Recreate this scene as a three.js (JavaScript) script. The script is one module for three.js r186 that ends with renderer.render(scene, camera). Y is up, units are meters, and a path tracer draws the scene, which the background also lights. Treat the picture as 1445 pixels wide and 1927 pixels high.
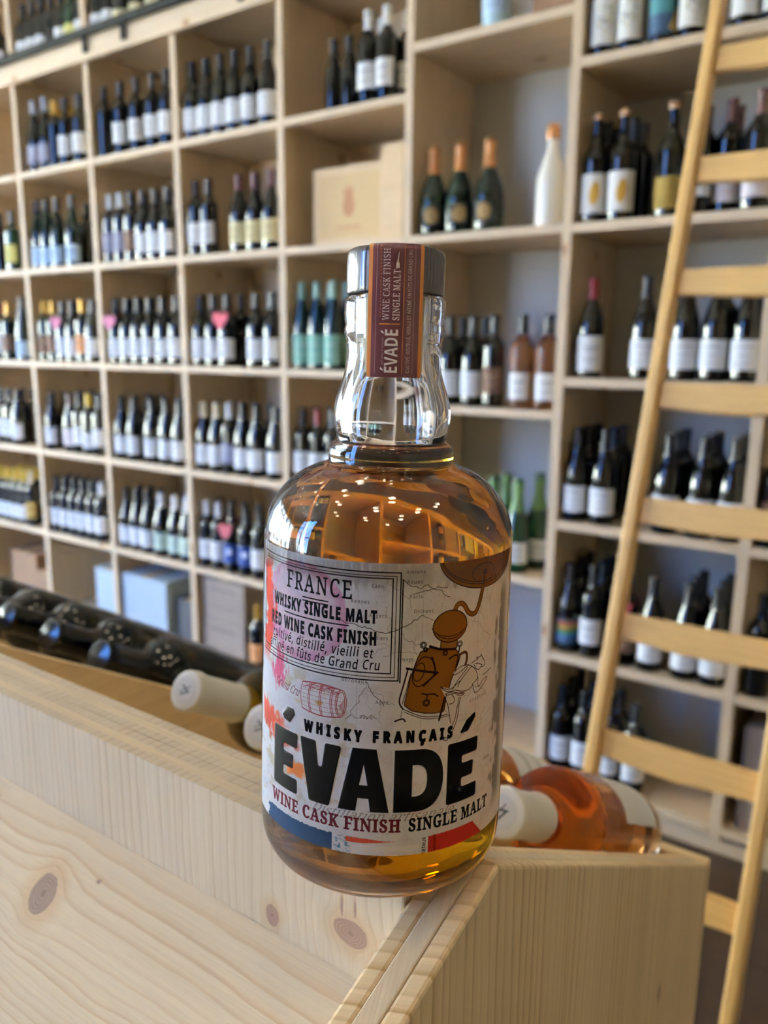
import * as THREE from 'three';
import { RoundedBoxGeometry } from 'three/addons/geometries/RoundedBoxGeometry.js';
import { mergeGeometries } from 'three/addons/utils/BufferGeometryUtils.js';

// ---------------------------------------------------------------- camera, sky, large lights, exposure
const EYE = 1.51, PI = Math.PI, rad = (d) => (d * PI) / 180;
const Y = (v) => v + EYE;
const scene = new THREE.Scene();
const camera = new THREE.PerspectiveCamera(65.36, 1445 / 1927, 0.01, 60);
camera.rotation.order = 'YXZ';
camera.position.set(0, EYE, 0);
camera.rotation.set(rad(-11.557), rad(35.252), rad(0.605));
camera.focus = 0.262;
camera.userData.fStop = 10.8;
scene.add(camera);

const renderer = new THREE.WebGLRenderer({ antialias: true });
renderer.toneMapping = THREE.LinearToneMapping;
renderer.toneMappingExposure = 2.0;
renderer.shadowMap.enabled = true;

const SKY_STRENGTH = 13.0;
{
  const W = 256, H = 128, data = new Float32Array(W * H * 4);
  for (let j = 0; j < H; j++) {
    const e = Math.sin(((j + 0.5) / H - 0.5) * PI), t = Math.pow(Math.max(0, e), 0.23), low = e < 0 ? 0.6 : 1;
    for (let i = 0; i < W; i++) {
      const k = (j * W + i) * 4;
      data[k] = 0.62 * low * (1 - t) + 0.04 * t; data[k + 1] = 0.78 * low * (1 - t) + 0.28 * t; data[k + 2] = 1.05 * low * (1 - t) + 1.05 * t; data[k + 3] = 1;
    }
  }
  const t = new THREE.DataTexture(data, W, H, THREE.RGBAFormat, THREE.FloatType);
  t.mapping = THREE.EquirectangularReflectionMapping; t.magFilter = THREE.LinearFilter; t.needsUpdate = true;
  scene.background = t; scene.backgroundIntensity = SKY_STRENGTH;
}
{
  // the sun stands behind the shop: it lights the street and the houses across it, not the room
  const sun = new THREE.DirectionalLight(new THREE.Color(1, 0.95, 0.84), 700);
  sun.position.set(12, 11, -4); sun.target.position.set(0, 0, 0); sun.castShadow = true; sun.name = 'sun';
  Object.assign(sun.shadow.camera, { left: -30, right: 30, top: 30, bottom: -30, near: 0.1, far: 80 }); sun.shadow.mapSize.set(2048, 2048);
  scene.add(sun); scene.add(sun.target);
}
const SPOT_POWER = 0.8;

// ---------------------------------------------------------------- helpers
let seedState = 7;
const rnd = () => { seedState = (seedState + 0x6d2b79f5) | 0; let t = Math.imul(seedState ^ (seedState >>> 15), 1 | seedState); t = (t + Math.imul(t ^ (t >>> 7), 61 | t)) ^ t; return ((t ^ (t >>> 14)) >>> 0) / 4294967296; };
const hash = (x, y, s) => { let h = Math.imul(x | 0, 374761393) + Math.imul(y | 0, 668265263) + Math.imul(s | 0, 974634777); h = Math.imul(h ^ (h >>> 13), 1274126177); return ((h ^ (h >>> 16)) >>> 0) / 4294967296; };
function noise(x, y, s = 0) {
  const ix = Math.floor(x), iy = Math.floor(y), fx = x - ix, fy = y - iy, u = fx * fx * (3 - 2 * fx), v = fy * fy * (3 - 2 * fy);
  const a = hash(ix, iy, s), b = hash(ix + 1, iy, s), c = hash(ix, iy + 1, s), d = hash(ix + 1, iy + 1, s);
  return (a + (b - a) * u + (c - a) * v + (a - b - c + d) * u * v) * 2 - 1;
}
const fbm = (x, y, s) => noise(x, y, s) * 0.55 + noise(x * 2.1, y * 2.1, s + 1) * 0.28 + noise(x * 4.3, y * 4.3, s + 2) * 0.17;
const smooth = (a, b, x) => { const t = Math.min(1, Math.max(0, (x - a) / (b - a))); return t * t * (3 - 2 * t); };
const counts = new Map();
function numbered(name) { const n = counts.get(name) ?? 0; counts.set(name, n + 1); return n ? name + '_' + String(n).padStart(3, '0') : name; }
function shade(o) { o.castShadow = true; o.receiveShadow = true; return o; }
function thing(name, label, category, pos = [0, 0, 0], group) {
  const o = new THREE.Group(); o.name = numbered(name); o.position.set(...pos); o.userData = { label, category };
  if (group) o.userData.group = group;
  scene.add(o); return o;
}
function part(parent, name, geometry, material, pos, label) {
  const m = shade(new THREE.Mesh(geometry, material)); m.name = name;
  if (pos) m.position.set(...pos);
  if (label) m.userData.label = label;
  parent.add(m); return m;
}
function struct(name, geometry, material, pos) { const m = part(scene, name, geometry, material, pos); m.userData.kind = 'structure'; return m; }
const std = (color, roughness = 0.6, extra = {}) => new THREE.MeshStandardMaterial({ color, roughness, ...extra });
const phys = (color, roughness, extra = {}) => new THREE.MeshPhysicalMaterial({ color, roughness, ...extra });
function canvasTexture(w, h, draw) {
  const c = document.createElement('canvas'); c.width = w; c.height = h; draw(c.getContext('2d'), w, h);
  const t = new THREE.CanvasTexture(c); t.colorSpace = THREE.SRGBColorSpace; t.magFilter = THREE.LinearFilter; t.anisotropy = 8; return t;
}

// ---------------------------------------------------------------- spruce and pine, grown from rings and knots
// pixel (u along the grain, v across it) in metres; knots push the rings round them
function woodTexture({ w, h, L, B, early, late, spacing, warp = 0.004, long = 0.35, knots = [], seed = 1, contrast = 1, grow = 0, fibre = 0.05, knotColor = [150, 118, 100] }) {
  const data = new Uint8Array(w * h * 4), bump = new Uint8Array(w * h * 4);
  for (let j = 0; j < h; j++) for (let i = 0; i < w; i++) {
    const u = ((i + 0.5) / w) * L, v = ((j + 0.5) / h) * B;
    let y = v + warp * fbm(u / long, v / 0.05, seed) + warp * 0.25 * fbm(u / (long * 0.22), v / 0.02, seed + 9), inside = 0, ringK = 0, halo = 0;
    for (const k of knots) {
      const cu = Math.cos(k.turn ?? 0), su = Math.sin(k.turn ?? 0), du = u - k.u, dv = v - k.v, a = (du * cu + dv * su) / k.a, b = (-du * su + dv * cu) / k.b;
      const q = Math.sqrt(a * a + b * b) * (1 + 0.1 * fbm(u * 180, v * 180, seed + 30));
      if (q < 1) { inside = Math.max(inside, smooth(1.0, 0.86, q)); ringK = q; }
      y -= (dv * 0.92) / Math.max(1, q * q) * (du < 0 ? 1 : 1);
      halo = Math.max(halo, smooth(2.3, 1.0, q));
    }
    const r = (y / spacing) * (1 + grow * y) + 0.9 * fbm(u / 0.8, y / 0.035, seed + 3);
    const f = r - Math.floor(r), n = hash(Math.floor(r), 0, seed + 5);
    let dark = (0.25 * smooth(0.1, 0.7, f) + 0.75 * smooth(0.62, 0.93, f)) * (1 - smooth(0.95, 1, f)) * (0.25 + 0.75 * n) * contrast * (0.9 + 0.4 * noise(y / 0.045, 3.3, seed + 41));
    const fib = fbm(u / 0.03, v / 0.0006, seed + 12) * fibre + fbm(u / 0.2, v / 0.03, seed + 14) * 0.03;
    let c = [0, 1, 2].map((q) => early[q] + (late[q] - early[q]) * dark);
    c = c.map((x, q) => x * (1 + fib) * (1 - halo * [0.04, 0.08, 0.13][q]));
    if (inside) {
      const rr = 0.5 + 0.5 * Math.sin(ringK * 34 + 3 * fbm(u * 120, v * 120, seed + 21)), sp = noise(u * 700, v * 700, seed + 23) * 0.12;
      c = c.map((x, q) => x + (knotColor[q] * (0.86 + 0.14 * rr + 0.1 * sp - 0.25 * smooth(0.25, 0, ringK) - 0.12 * smooth(0.8, 1, ringK)) - x) * inside * 0.92);
    }
    const o = (j * w + i) * 4;
    for (let q = 0; q < 3; q++) data[o + q] = Math.max(0, Math.min(255, c[q]));
    data[o + 3] = 255; bump[o] = bump[o + 1] = bump[o + 2] = Math.max(0, Math.min(255, 128 - 60 * dark + fib * 500)); bump[o + 3] = 255;
  }
  const mk = (d, srgb) => { const t = new THREE.DataTexture(d, w, h); t.wrapS = t.wrapT = THREE.RepeatWrapping; t.magFilter = THREE.LinearFilter; if (srgb) t.colorSpace = THREE.SRGBColorSpace; t.repeat.set(1 / L, 1 / B); t.needsUpdate = true; return t; };
  return { map: mk(data, true), bumpMap: mk(bump, false) };
}
const wood = (o, rough = 0.55, bump = 0.00025) => { const t = woodTexture(o); return new THREE.MeshStandardMaterial({ ...t, bumpScale: bump, roughness: rough }); };
// box with uv in metres, u along the grain ('x', 'y' or 'z'), chamfered a little
let cutSeed = 0;
function grainUV(g, grain, offset = true) {
  const p = g.attributes.position, n = g.attributes.normal, uv = new Float32Array(p.count * 2), A = { x: 0, y: 1, z: 2 }[grain];
  cutSeed++; const ou = offset ? hash(cutSeed, 1, 3) * 3 : 0, ov = offset ? hash(cutSeed, 2, 3) * 3 : 0;
  for (let i = 0; i < p.count; i++) {
    const q = [p.getX(i), p.getY(i), p.getZ(i)], m = [Math.abs(n.getX(i)), Math.abs(n.getY(i)), Math.abs(n.getZ(i))];
    const N = m[0] >= m[1] && m[0] >= m[2] ? 0 : m[1] >= m[2] ? 1 : 2, rest = [0, 1, 2].filter((k) => k !== N);
    const U = rest.includes(A) ? A : rest[0], V = rest.find((k) => k !== U);
    uv[i * 2] = q[U] + ou; uv[i * 2 + 1] = q[V] + ov + (N === 2 ? 0 : 0.037 * N);
  }
  g.setAttribute('uv', new THREE.BufferAttribute(uv, 2)); return g;
}
const woodBox = (w, h, d, grain = 'x', r = 0.0015, offset = true) => grainUV(new RoundedBoxGeometry(w, h, d, 1, r), grain, offset);
const boxAt = (x0, x1, y0, y1, z0, z1) => [[x1 - x0, y1 - y0, z1 - z0], [(x0 + x1) / 2, (y0 + y1) / 2, (z0 + z1) / 2]];
function addWood(parent, name, [x0, x1, y0, y1, z0, z1], grain, material, r, label) {
  const [s, c] = boxAt(x0, x1, y0, y1, z0, z1);
  return part(parent, name, woodBox(...s, grain, r), material, c, label);
}
function boxStruct(name, x0, x1, y0, y1, z0, z1, material) { const [s, c] = boxAt(x0, x1, y0, y1, z0, z1); return struct(name, grainUV(new THREE.BoxGeometry(...s), 'x', false), material, c); }
const lathe = (pts, seg = 32) => new THREE.LatheGeometry(pts.map((p) => new THREE.Vector2(Math.max(p[0], 1e-5), p[1])), seg);

const spruceShelf = wood({ w: 1024, h: 512, L: 1.2, B: 0.4, early: [208, 184, 152], late: [184, 152, 114], spacing: 0.011, warp: 0.016, long: 0.6, seed: 11, contrast: 0.7, knots: [{ u: 0.3, v: 0.12, a: 0.016, b: 0.011 }, { u: 0.85, v: 0.29, a: 0.02, b: 0.013 }], knotColor: [165, 125, 88] }, 0.6);
const plankWood = wood({ w: 2048, h: 1024, L: 0.4, B: 0.2, early: [224, 208, 182], late: [192, 154, 112], spacing: 0.014, grow: 20, warp: 0.006, long: 0.16, seed: 23, contrast: 0.72, fibre: 0.035, knots: [{ u: 0.0806, v: 0.0366, a: 0.0115, b: 0.0068, turn: 0.82 }, { u: 0.1008, v: 0.0197, a: 0.0013, b: 0.0011 }], knotColor: [168, 145, 135] }, 0.5);
const dividerWood = wood({ w: 1024, h: 2048, L: 0.2, B: 0.4, early: [212, 194, 166], late: [182, 152, 116], spacing: 0.0052, warp: 0.002, long: 0.1, seed: 41, contrast: 0.6, fibre: 0.04, knots: [{ u: 0.0357, v: 0.1939, a: 0.0055, b: 0.0038 }, { u: 0.0469, v: 0.2354, a: 0.0062, b: 0.0085 }, { u: 0.057, v: 0.231, a: 0.005, b: 0.0007 }, { u: 0.0585, v: 0.2375, a: 0.004, b: 0.0006 }], knotColor: [172, 140, 122] }, 0.55);
const panelWood = wood({ w: 1024, h: 1024, L: 0.5, B: 0.4, early: [234, 208, 164], late: [188, 150, 98], spacing: 0.0062, warp: 0.004, long: 0.35, seed: 57, contrast: 0.95, fibre: 0.04, knots: [{ u: 0.06, v: 0.215, a: 0.006, b: 0.003 }, { u: 0.46, v: 0.24, a: 0.005, b: 0.002 }], knotColor: [150, 112, 72] }, 0.55);
const crossPly = wood({ w: 512, h: 512, L: 0.4, B: 0.1, early: [222, 202, 168], late: [198, 168, 126], spacing: 0.004, warp: 0.003, long: 0.3, seed: 63, contrast: 0.6 }, 0.6);
const pineWood = wood({ w: 512, h: 256, L: 0.8, B: 0.2, early: [226, 184, 118], late: [200, 148, 80], spacing: 0.012, warp: 0.01, long: 0.5, seed: 71, contrast: 0.8, knots: [{ u: 0.5, v: 0.1, a: 0.012, b: 0.007 }], knotColor: [150, 95, 50] }, 0.45);
const partitionWood = wood({ w: 512, h: 256, L: 0.5, B: 0.25, early: [238, 206, 156], late: [222, 184, 130], spacing: 0.016, warp: 0.01, long: 0.4, seed: 87, contrast: 0.6 }, 0.6);
const crateWood = wood({ w: 512, h: 256, L: 0.5, B: 0.25, early: [206, 176, 134], late: [190, 156, 110], spacing: 0.014, warp: 0.012, long: 0.4, seed: 83, contrast: 0.6 }, 0.6);
const floorWood = wood({ w: 512, h: 512, L: 1.2, B: 0.6, early: [70, 52, 42], late: [50, 36, 29], spacing: 0.02, warp: 0.02, long: 0.8, seed: 91 }, 0.4);
const plaster = std(0xc2bcb0, 0.9), warmWall = std(0xb3a28c, 0.9), ceilingPaint = std(0xcfc8bc, 0.95), blackMetal = phys(0x0c0d10, 0.7, { specularIntensity: 0.3 });
const windowFrameMetal = std(0x2a2c2f, 0.5, { metalness: 0.3 });


// ---------------------------------------------------------------- the room: shop front on the left, glazed street side behind the camera
const BACK = -2.7515, FRONT = 3.4, LEFT = -9.0, RIGHT = 4.2, TOP = 4.5;
{
  const f = boxStruct('floor', LEFT - 0.3, RIGHT + 0.3, -0.1, 0, BACK - 0.3, FRONT + 0.3, floorWood);
  boxStruct('ceiling', LEFT - 0.3, RIGHT + 0.3, TOP, TOP + 0.15, BACK - 0.3, FRONT + 0.3, ceilingPaint);
  boxStruct('wall_back', LEFT - 0.3, RIGHT + 0.3, 0, TOP, BACK - 0.2, BACK, plaster);
  boxStruct('wall_right', RIGHT, RIGHT + 0.2, 0, TOP, BACK, FRONT, warmWall);
  const wl = boxStruct('wall_left', LEFT - 0.2, LEFT, 0, 0.25, BACK, FRONT, plaster);
  addWood(wl, 'lintel', [-0.1, 0.1, 3.2 - 0.125, TOP - 0.125, -(FRONT - BACK) / 2, (FRONT - BACK) / 2], 'z', plaster);
  const WA = -5.5, WB = -3.7;   // the opening towards the street
  boxStruct('wall_front', WB, RIGHT, 0, TOP, FRONT, FRONT + 0.2, warmWall);
  boxStruct('wall_corner', LEFT, WA, 0, TOP, FRONT, FRONT + 0.2, warmWall);
  boxStruct('wall_under_window', WA, WB, 0, 0.25, FRONT, FRONT + 0.2, warmWall);
  boxStruct('wall_over_window', WA, WB, 4.3, TOP, FRONT, FRONT + 0.2, warmWall);
  const glass = phys(0xf2fbff, 0.02, { transmission: 1, thickness: 0, ior: 1.45 });
  const w1 = new THREE.Group(); w1.name = 'window_1'; w1.userData = { kind: 'structure' }; w1.position.set(LEFT - 0.1, 0, 0); scene.add(w1);
  for (const z of [BACK + 0.04, -0.7, 1.35, FRONT - 0.04]) part(w1, 'window_frame', woodBox(0.08, 4.1, 0.07, 'y'), windowFrameMetal, [0, 2.28, z]);
  for (const y of [0.28, 2.5, 4.27]) part(w1, 'window_frame', woodBox(0.08, 0.06, FRONT - BACK, 'z'), windowFrameMetal, [0, y, (FRONT + BACK) / 2]);
  part(w1, 'pane', new THREE.BoxGeometry(0.008, 4.0, FRONT - BACK - 0.1), glass, [0, 2.28, (FRONT + BACK) / 2]);
  const w2 = new THREE.Group(); w2.name = 'window_2'; w2.userData = { kind: 'structure' }; w2.position.set(0, 0, FRONT + 0.1); scene.add(w2);
  for (const x of [WA + 0.04, (WA + WB) / 2, WB - 0.04]) part(w2, 'window_frame', woodBox(0.07, 4.1, 0.08, 'y'), windowFrameMetal, [x, 2.28, 0]);
  for (const y of [0.28, 2.5, 4.27]) part(w2, 'window_frame', woodBox(WB - WA, 0.06, 0.08, 'x'), windowFrameMetal, [(WA + WB) / 2, y, 0]);
  part(w2, 'pane', new THREE.BoxGeometry(WB - WA - 0.1, 4.0, 0.008), glass, [(WA + WB) / 2, 2.28, 0]);
}
// recessed ceiling spots: a glowing lens and a lamp of the same colour just under it
{
  const ringM = std(0xf4f2ee, 0.4), lensM = new THREE.MeshStandardMaterial({ color: 0xffffff, emissive: new THREE.Color(1, 0.82, 0.58), emissiveIntensity: 4.5 });
  const ring = lathe([[0.130, 0], [0.150, 0], [0.152, -0.006], [0.145, -0.014], [0.132, -0.010], [0.130, 0]], 32), lens = lathe([[0, -0.007], [0.08, -0.006], [0.130, -0.003]], 28);
  let k = 0;
  for (const z of [-1.2, -0.1, 1.0, 2.2]) for (const x of [-5.2, -3.4, -1.7, 0.1, 1.5]) {
    if (hash(k++, 4, 4) < 0.12) continue;
    const row = z < -1 ? 'over the wine shelves' : 'over the shop floor';
    const t = thing('ceiling_light', `round flush ceiling light with warm white lens ${row}`, 'ceiling light', [x, TOP, z], `flush lights ${row}`);
    part(t, 'trim_ring', ring, ringM); part(t, 'lens', lens, lensM);
    const l = new THREE.SpotLight(new THREE.Color(1, 0.8, 0.56), SPOT_POWER, 0, rad(52), 0.6, 2);
    l.name = 'ceiling_lamp'; l.castShadow = true; l.shadow.radius = 6; l.position.set(0, -0.012, 0); l.target.position.set(0, -1, 0); t.add(l); t.add(l.target);
  }
}

// outside: pavement, and the sunlit houses across the street on the left and beyond the window behind the camera
{
  const stone = std(0x56544f, 0.9), render = std(0xe6dfcf, 0.9), shutter = std(0x5a6a72, 0.6), paneM = phys(0x20262b, 0.08);
  boxStruct('pavement', -40, 20, -0.12, -0.02, -30, 40, stone).position.y = -0.12;
  const house = (name, x, z, w, d, h, along) => {
    const g = new THREE.Group(); g.name = name; g.userData = { kind: 'structure' }; g.position.set(x, 0, z); scene.add(g);
    part(g, 'house_wall', new THREE.BoxGeometry(d, h, w), render, [-d / 2, h / 2, 0]);
    for (let f = 0; f < 2; f++) for (let k = -3; k <= 3; k++) { const y = 1.6 + f * 3, q = part(g, 'window_frame', new THREE.BoxGeometry(0.08, 1.7, 1.1), shutter, [0.02, y, k * 2.4]); part(q, 'pane', new THREE.BoxGeometry(0.03, 1.5, 0.9), paneM, [0.04, 0, 0]); }
    return g;
  };
  house('house_facade', -18, 0, 24, 6, 7.5);
}



// ---------------------------------------------------------------- wine bottles
const dark = phys(0x0a0c0b, 0.05);
const roseShelfM = phys(0xffffff, 0.02, { transmission: 1, thickness: 0.07, ior: 1.36, attenuationColor: new THREE.Color(0.98, 0.56, 0.30), attenuationDistance: 0.06 });
const darkGreen = phys(0x0f1f17, 0.1), green = phys(0x10301f, 0.1), teal = phys(0x0e2628, 0.08), creamGlass = phys(0xe9e0cc, 0.18), paleGlass = phys(0xb9d4dc, 0.1);
const roseM = phys(0xffffff, 0.02, { transmission: 1, thickness: 0.07, ior: 1.36, attenuationColor: new THREE.Color(0.95, 0.66, 0.36), attenuationDistance: 0.05 });
const whiteWineM = phys(0xffffff, 0.02, { transmission: 1, thickness: 0.07, ior: 1.36, attenuationColor: new THREE.Color(0.62, 0.55, 0.10), attenuationDistance: 0.05 });
const capM = Object.fromEntries(Object.entries({ black: 0x14161b, white: 0xe6e4de, cream: 0xd8c9a2, grey: 0xa9abb0, gold: 0xb9903f, red: 0x7c1c24, wine: 0x4a2029, brown: 0x5f4038, yellow: 0xd9b42c, orange: 0xb67c46, mint: 0x7f9f90, leaf: 0x557a45, tan: 0xb98f66 }).map(([k, v]) => [k, std(v, k === 'gold' || k === 'orange' ? 0.32 : 0.42, { metalness: k === 'gold' ? 0.6 : k === 'orange' ? 0.25 : 0 })]));
const SHAPES = {
  bordeaux: { h: 0.298, r: 0.0372, prof: [[0, 0.004], [0.03, 0], [0.0345, 0.0015], [0.0372, 0.006], [0.0372, 0.185], [0.0362, 0.198], [0.031, 0.2105], [0.0225, 0.2205], [0.0165, 0.23], [0.0146, 0.242], [0.0142, 0.284], [0.0155, 0.2845], [0.0155, 0.292], [0.0148, 0.298], [0, 0.298]], cap: [0.236, 0.298], lab: [0.045, 0.13] },
  burgundy: { h: 0.295, r: 0.0392, prof: [[0, 0.004], [0.031, 0], [0.036, 0.0015], [0.0392, 0.007], [0.0392, 0.138], [0.0385, 0.152], [0.0355, 0.17], [0.0295, 0.191], [0.0225, 0.213], [0.0172, 0.234], [0.0148, 0.254], [0.0144, 0.282], [0.0157, 0.2825], [0.0157, 0.29], [0.015, 0.295], [0, 0.295]], cap: [0.232, 0.295], lab: [0.032, 0.115] },
  tall: { h: 0.325, r: 0.037, prof: [[0, 0.004], [0.03, 0], [0.0345, 0.0015], [0.037, 0.006], [0.037, 0.13], [0.0352, 0.16], [0.029, 0.2], [0.0215, 0.238], [0.016, 0.268], [0.0142, 0.29], [0.0142, 0.311], [0.0155, 0.3115], [0.0155, 0.32], [0.0148, 0.325], [0, 0.325]], cap: [0.262, 0.325], lab: [0.035, 0.12] },
  champagne: { h: 0.285, r: 0.049, prof: [[0, 0.006], [0.037, 0], [0.043, 0.002], [0.0470, 0.009], [0.0490, 0.05], [0.0490, 0.092], [0.0472, 0.118], [0.0425, 0.142], [0.0345, 0.164], [0.0262, 0.183], [0.0205, 0.202], [0.0175, 0.225], [0.0165, 0.255], [0.0180, 0.257], [0.0180, 0.272], [0.0170, 0.282], [0.011, 0.285], [0, 0.285]], cap: [0.196, 0.285], lab: [0.028, 0.092] },
  sparkling: { h: 0.315, r: 0.0445, prof: [[0, 0.006], [0.036, 0], [0.041, 0.002], [0.0445, 0.008], [0.0445, 0.12], [0.0435, 0.14], [0.0395, 0.162], [0.032, 0.187], [0.0245, 0.21], [0.019, 0.234], [0.0165, 0.26], [0.016, 0.285], [0.0178, 0.287], [0.0178, 0.3], [0.0172, 0.312], [0.012, 0.315], [0, 0.315]], cap: [0.205, 0.315], lab: [0.035, 0.105] },
  magnum: { h: 0.295, r: 0.0455, prof: [[0, 0.006], [0.037, 0], [0.043, 0.002], [0.0455, 0.008], [0.0455, 0.118], [0.0445, 0.136], [0.0405, 0.158], [0.033, 0.182], [0.025, 0.203], [0.0195, 0.222], [0.0170, 0.236], [0.0165, 0.25], [0.0190, 0.253], [0.0205, 0.268], [0.0195, 0.285], [0.013, 0.295], [0, 0.295]], cap: [0.2505, 0.295], lab: null },
  topped: { h: 0.302, r: 0.0385, prof: [[0, 0.004], [0.031, 0], [0.0355, 0.0015], [0.0385, 0.006], [0.0385, 0.165], [0.0372, 0.181], [0.032, 0.198], [0.0235, 0.212], [0.0172, 0.225], [0.0150, 0.24], [0.0146, 0.284], [0.0160, 0.2845], [0.0162, 0.297], [0.0148, 0.302], [0, 0.302]], cap: [0.286, 0.302], lab: [0.03, 0.13] },
  half: { h: 0.235, r: 0.032, prof: [[0, 0.004], [0.026, 0], [0.03, 0.0015], [0.032, 0.006], [0.032, 0.1], [0.0305, 0.12], [0.025, 0.148], [0.0185, 0.172], [0.0145, 0.192], [0.0138, 0.222], [0.015, 0.2225], [0.015, 0.23], [0.0142, 0.235], [0, 0.235]], cap: [0.182, 0.235], lab: null },
};
for (const s of Object.values(SHAPES)) {
  let q = s.prof;   // two rounds of corner cutting: never bulges past the profile
  for (let k = 0; k < 2; k++) q = [q[0], ...q.slice(1).flatMap((p, i) => [[q[i][0] * 0.78 + p[0] * 0.22, q[i][1] * 0.78 + p[1] * 0.22], [q[i][0] * 0.22 + p[0] * 0.78, q[i][1] * 0.22 + p[1] * 0.78]]), q[q.length - 1]];
  s.body = lathe(q, 28);
  const at = (y) => { for (let i = 2; i < s.prof.length; i++) if (y <= s.prof[i][1]) { const [a, b] = [s.prof[i - 1], s.prof[i]], t = (y - a[1]) / Math.max(1e-6, b[1] - a[1]); return a[0] + (b[0] - a[0]) * Math.min(1, Math.max(0, t)); } return 0.01; };
  const c = [], [c0, c1] = s.cap; for (let i = 0; i <= 14; i++) { const y = c0 + ((c1 - 0.001 - c0) * i) / 14; c.push([at(y) + 0.0006, y]); }
  s.capsule = lathe([...c, [at(c1 - 0.003) - 0.0012, c1 + 0.0006], [0, c1 + 0.0008]], 24);
  if (s.lab) s.label = (lo, hi, arc = 150) => { const g = new THREE.CylinderGeometry(s.r + 0.0005, s.r + 0.0005, hi - lo, 22, 1, true, rad(-arc / 2), rad(arc)); g.translate(0, (lo + hi) / 2, 0); return g; };
}
// printed labels
const paperOf = (bg, draw) => new THREE.MeshStandardMaterial({ roughness: 0.75, map: canvasTexture(128, 128, (c, w, h) => { c.fillStyle = bg; c.fillRect(0, 0, w, h); draw?.(c, w, h); }) });
const lines = (col, rows = [0.3, 0.42, 0.62, 0.7]) => (c, w, h) => { c.fillStyle = col; rows.forEach((y, i) => c.fillRect(w * (i % 2 ? 0.32 : 0.25), h * y, w * (i % 2 ? 0.36 : 0.5), h * (i === 0 ? 0.05 : 0.025))); };
const LAB = {
  white: paperOf('#e8e6e0', lines('#9a9690')), white2: paperOf('#e6e5e1', lines('#b3afa8', [0.2, 0.5, 0.75])), cream: paperOf('#dccfa0', lines('#8d7a4c')), yellow: paperOf('#d8cf7c', lines('#7f8250')), slate: paperOf('#8f8ea0', lines('#c9c8d4')), blue: paperOf('#b9cfe2', lines('#7f99b5')), brown: paperOf('#6a4e3d', lines('#a58a70')), orange: paperOf('#cf9560', lines('#8a4d2c')), teal: paperOf('#7fae9f', lines('#bcd8cb')), mint: paperOf('#c3d3c2', lines('#8fa692')), navy: paperOf('#1d3f86', (c, w, h) => { c.fillStyle = '#e4e6ee'; c.beginPath(); c.arc(w / 2, h * 0.4, w * 0.16, 0, 7); c.fill(); }), gold: paperOf('#b99b52', lines('#7a6230')),
  bronze: paperOf('#1a221c', (c, w, h) => { c.fillStyle = '#8f7448'; c.beginPath(); c.ellipse(w / 2, h / 2, w * 0.3, h * 0.42, 0, 0, 7); c.fill(); c.strokeStyle = '#4a3a22'; c.lineWidth = 4; c.stroke(); }),
  print: paperOf('#e4e0d6', (c, w, h) => { c.fillStyle = '#c79a3c'; c.beginPath(); c.ellipse(w * 0.55, h * 0.5, w * 0.16, h * 0.3, 0.15, 0, 7); c.fill(); }),
  mustard: paperOf('#927830', lines('#8a6e25')), pink: paperOf('#e2d6d2', lines('#b9a09c')),
  floral: paperOf('#e2dfd3', (c, w, h) => { for (let i = 0; i < 26; i++) { c.fillStyle = ['#8a9a6a', '#9a9488', '#a3a6b2', '#b59c6a'][i % 4]; c.beginPath(); c.ellipse(w * (0.28 + 0.44 * hash(i, 1, 61)), h * (0.2 + 0.6 * hash(i, 2, 61)), 6, 3, i, 0, 7); c.fill(); } }),
  paint: paperOf('#3c7680', (c, w, h) => { c.fillStyle = '#cf8c34'; poly(c, [[w * 0.2, 0], [w, 0], [w, h * 0.3], [w * 0.5, h * 0.2]]); c.fill(); c.fillStyle = '#2b4a68'; c.fillRect(0, h * 0.65, w, h * 0.35); c.fillStyle = '#c8a24a'; poly(c, [[w, h * 0.5], [w * 0.7, h * 0.9], [w, h]]); c.fill(); }),
  rainbow: paperOf('#23506e', (c, w, h) => { ['#8a4436', '#a8843c', '#4f7040', '#2a6d8a', '#2d4a80'].forEach((k, i) => { c.fillStyle = k; poly(c, [[0, h * (0.12 + 0.16 * i)], [w, h * (0.02 + 0.16 * i)], [w, h * (0.2 + 0.16 * i)], [0, h * (0.3 + 0.16 * i)]]); c.fill(); }); }),
};
const labelGeo = new Map(), geoFor = (shape, lo, hi, arc) => { const k = [shape, lo, hi, arc].join(); if (!labelGeo.has(k)) labelGeo.set(k, SHAPES[shape].label(lo, hi, arc)); return labelGeo.get(k); };
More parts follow.
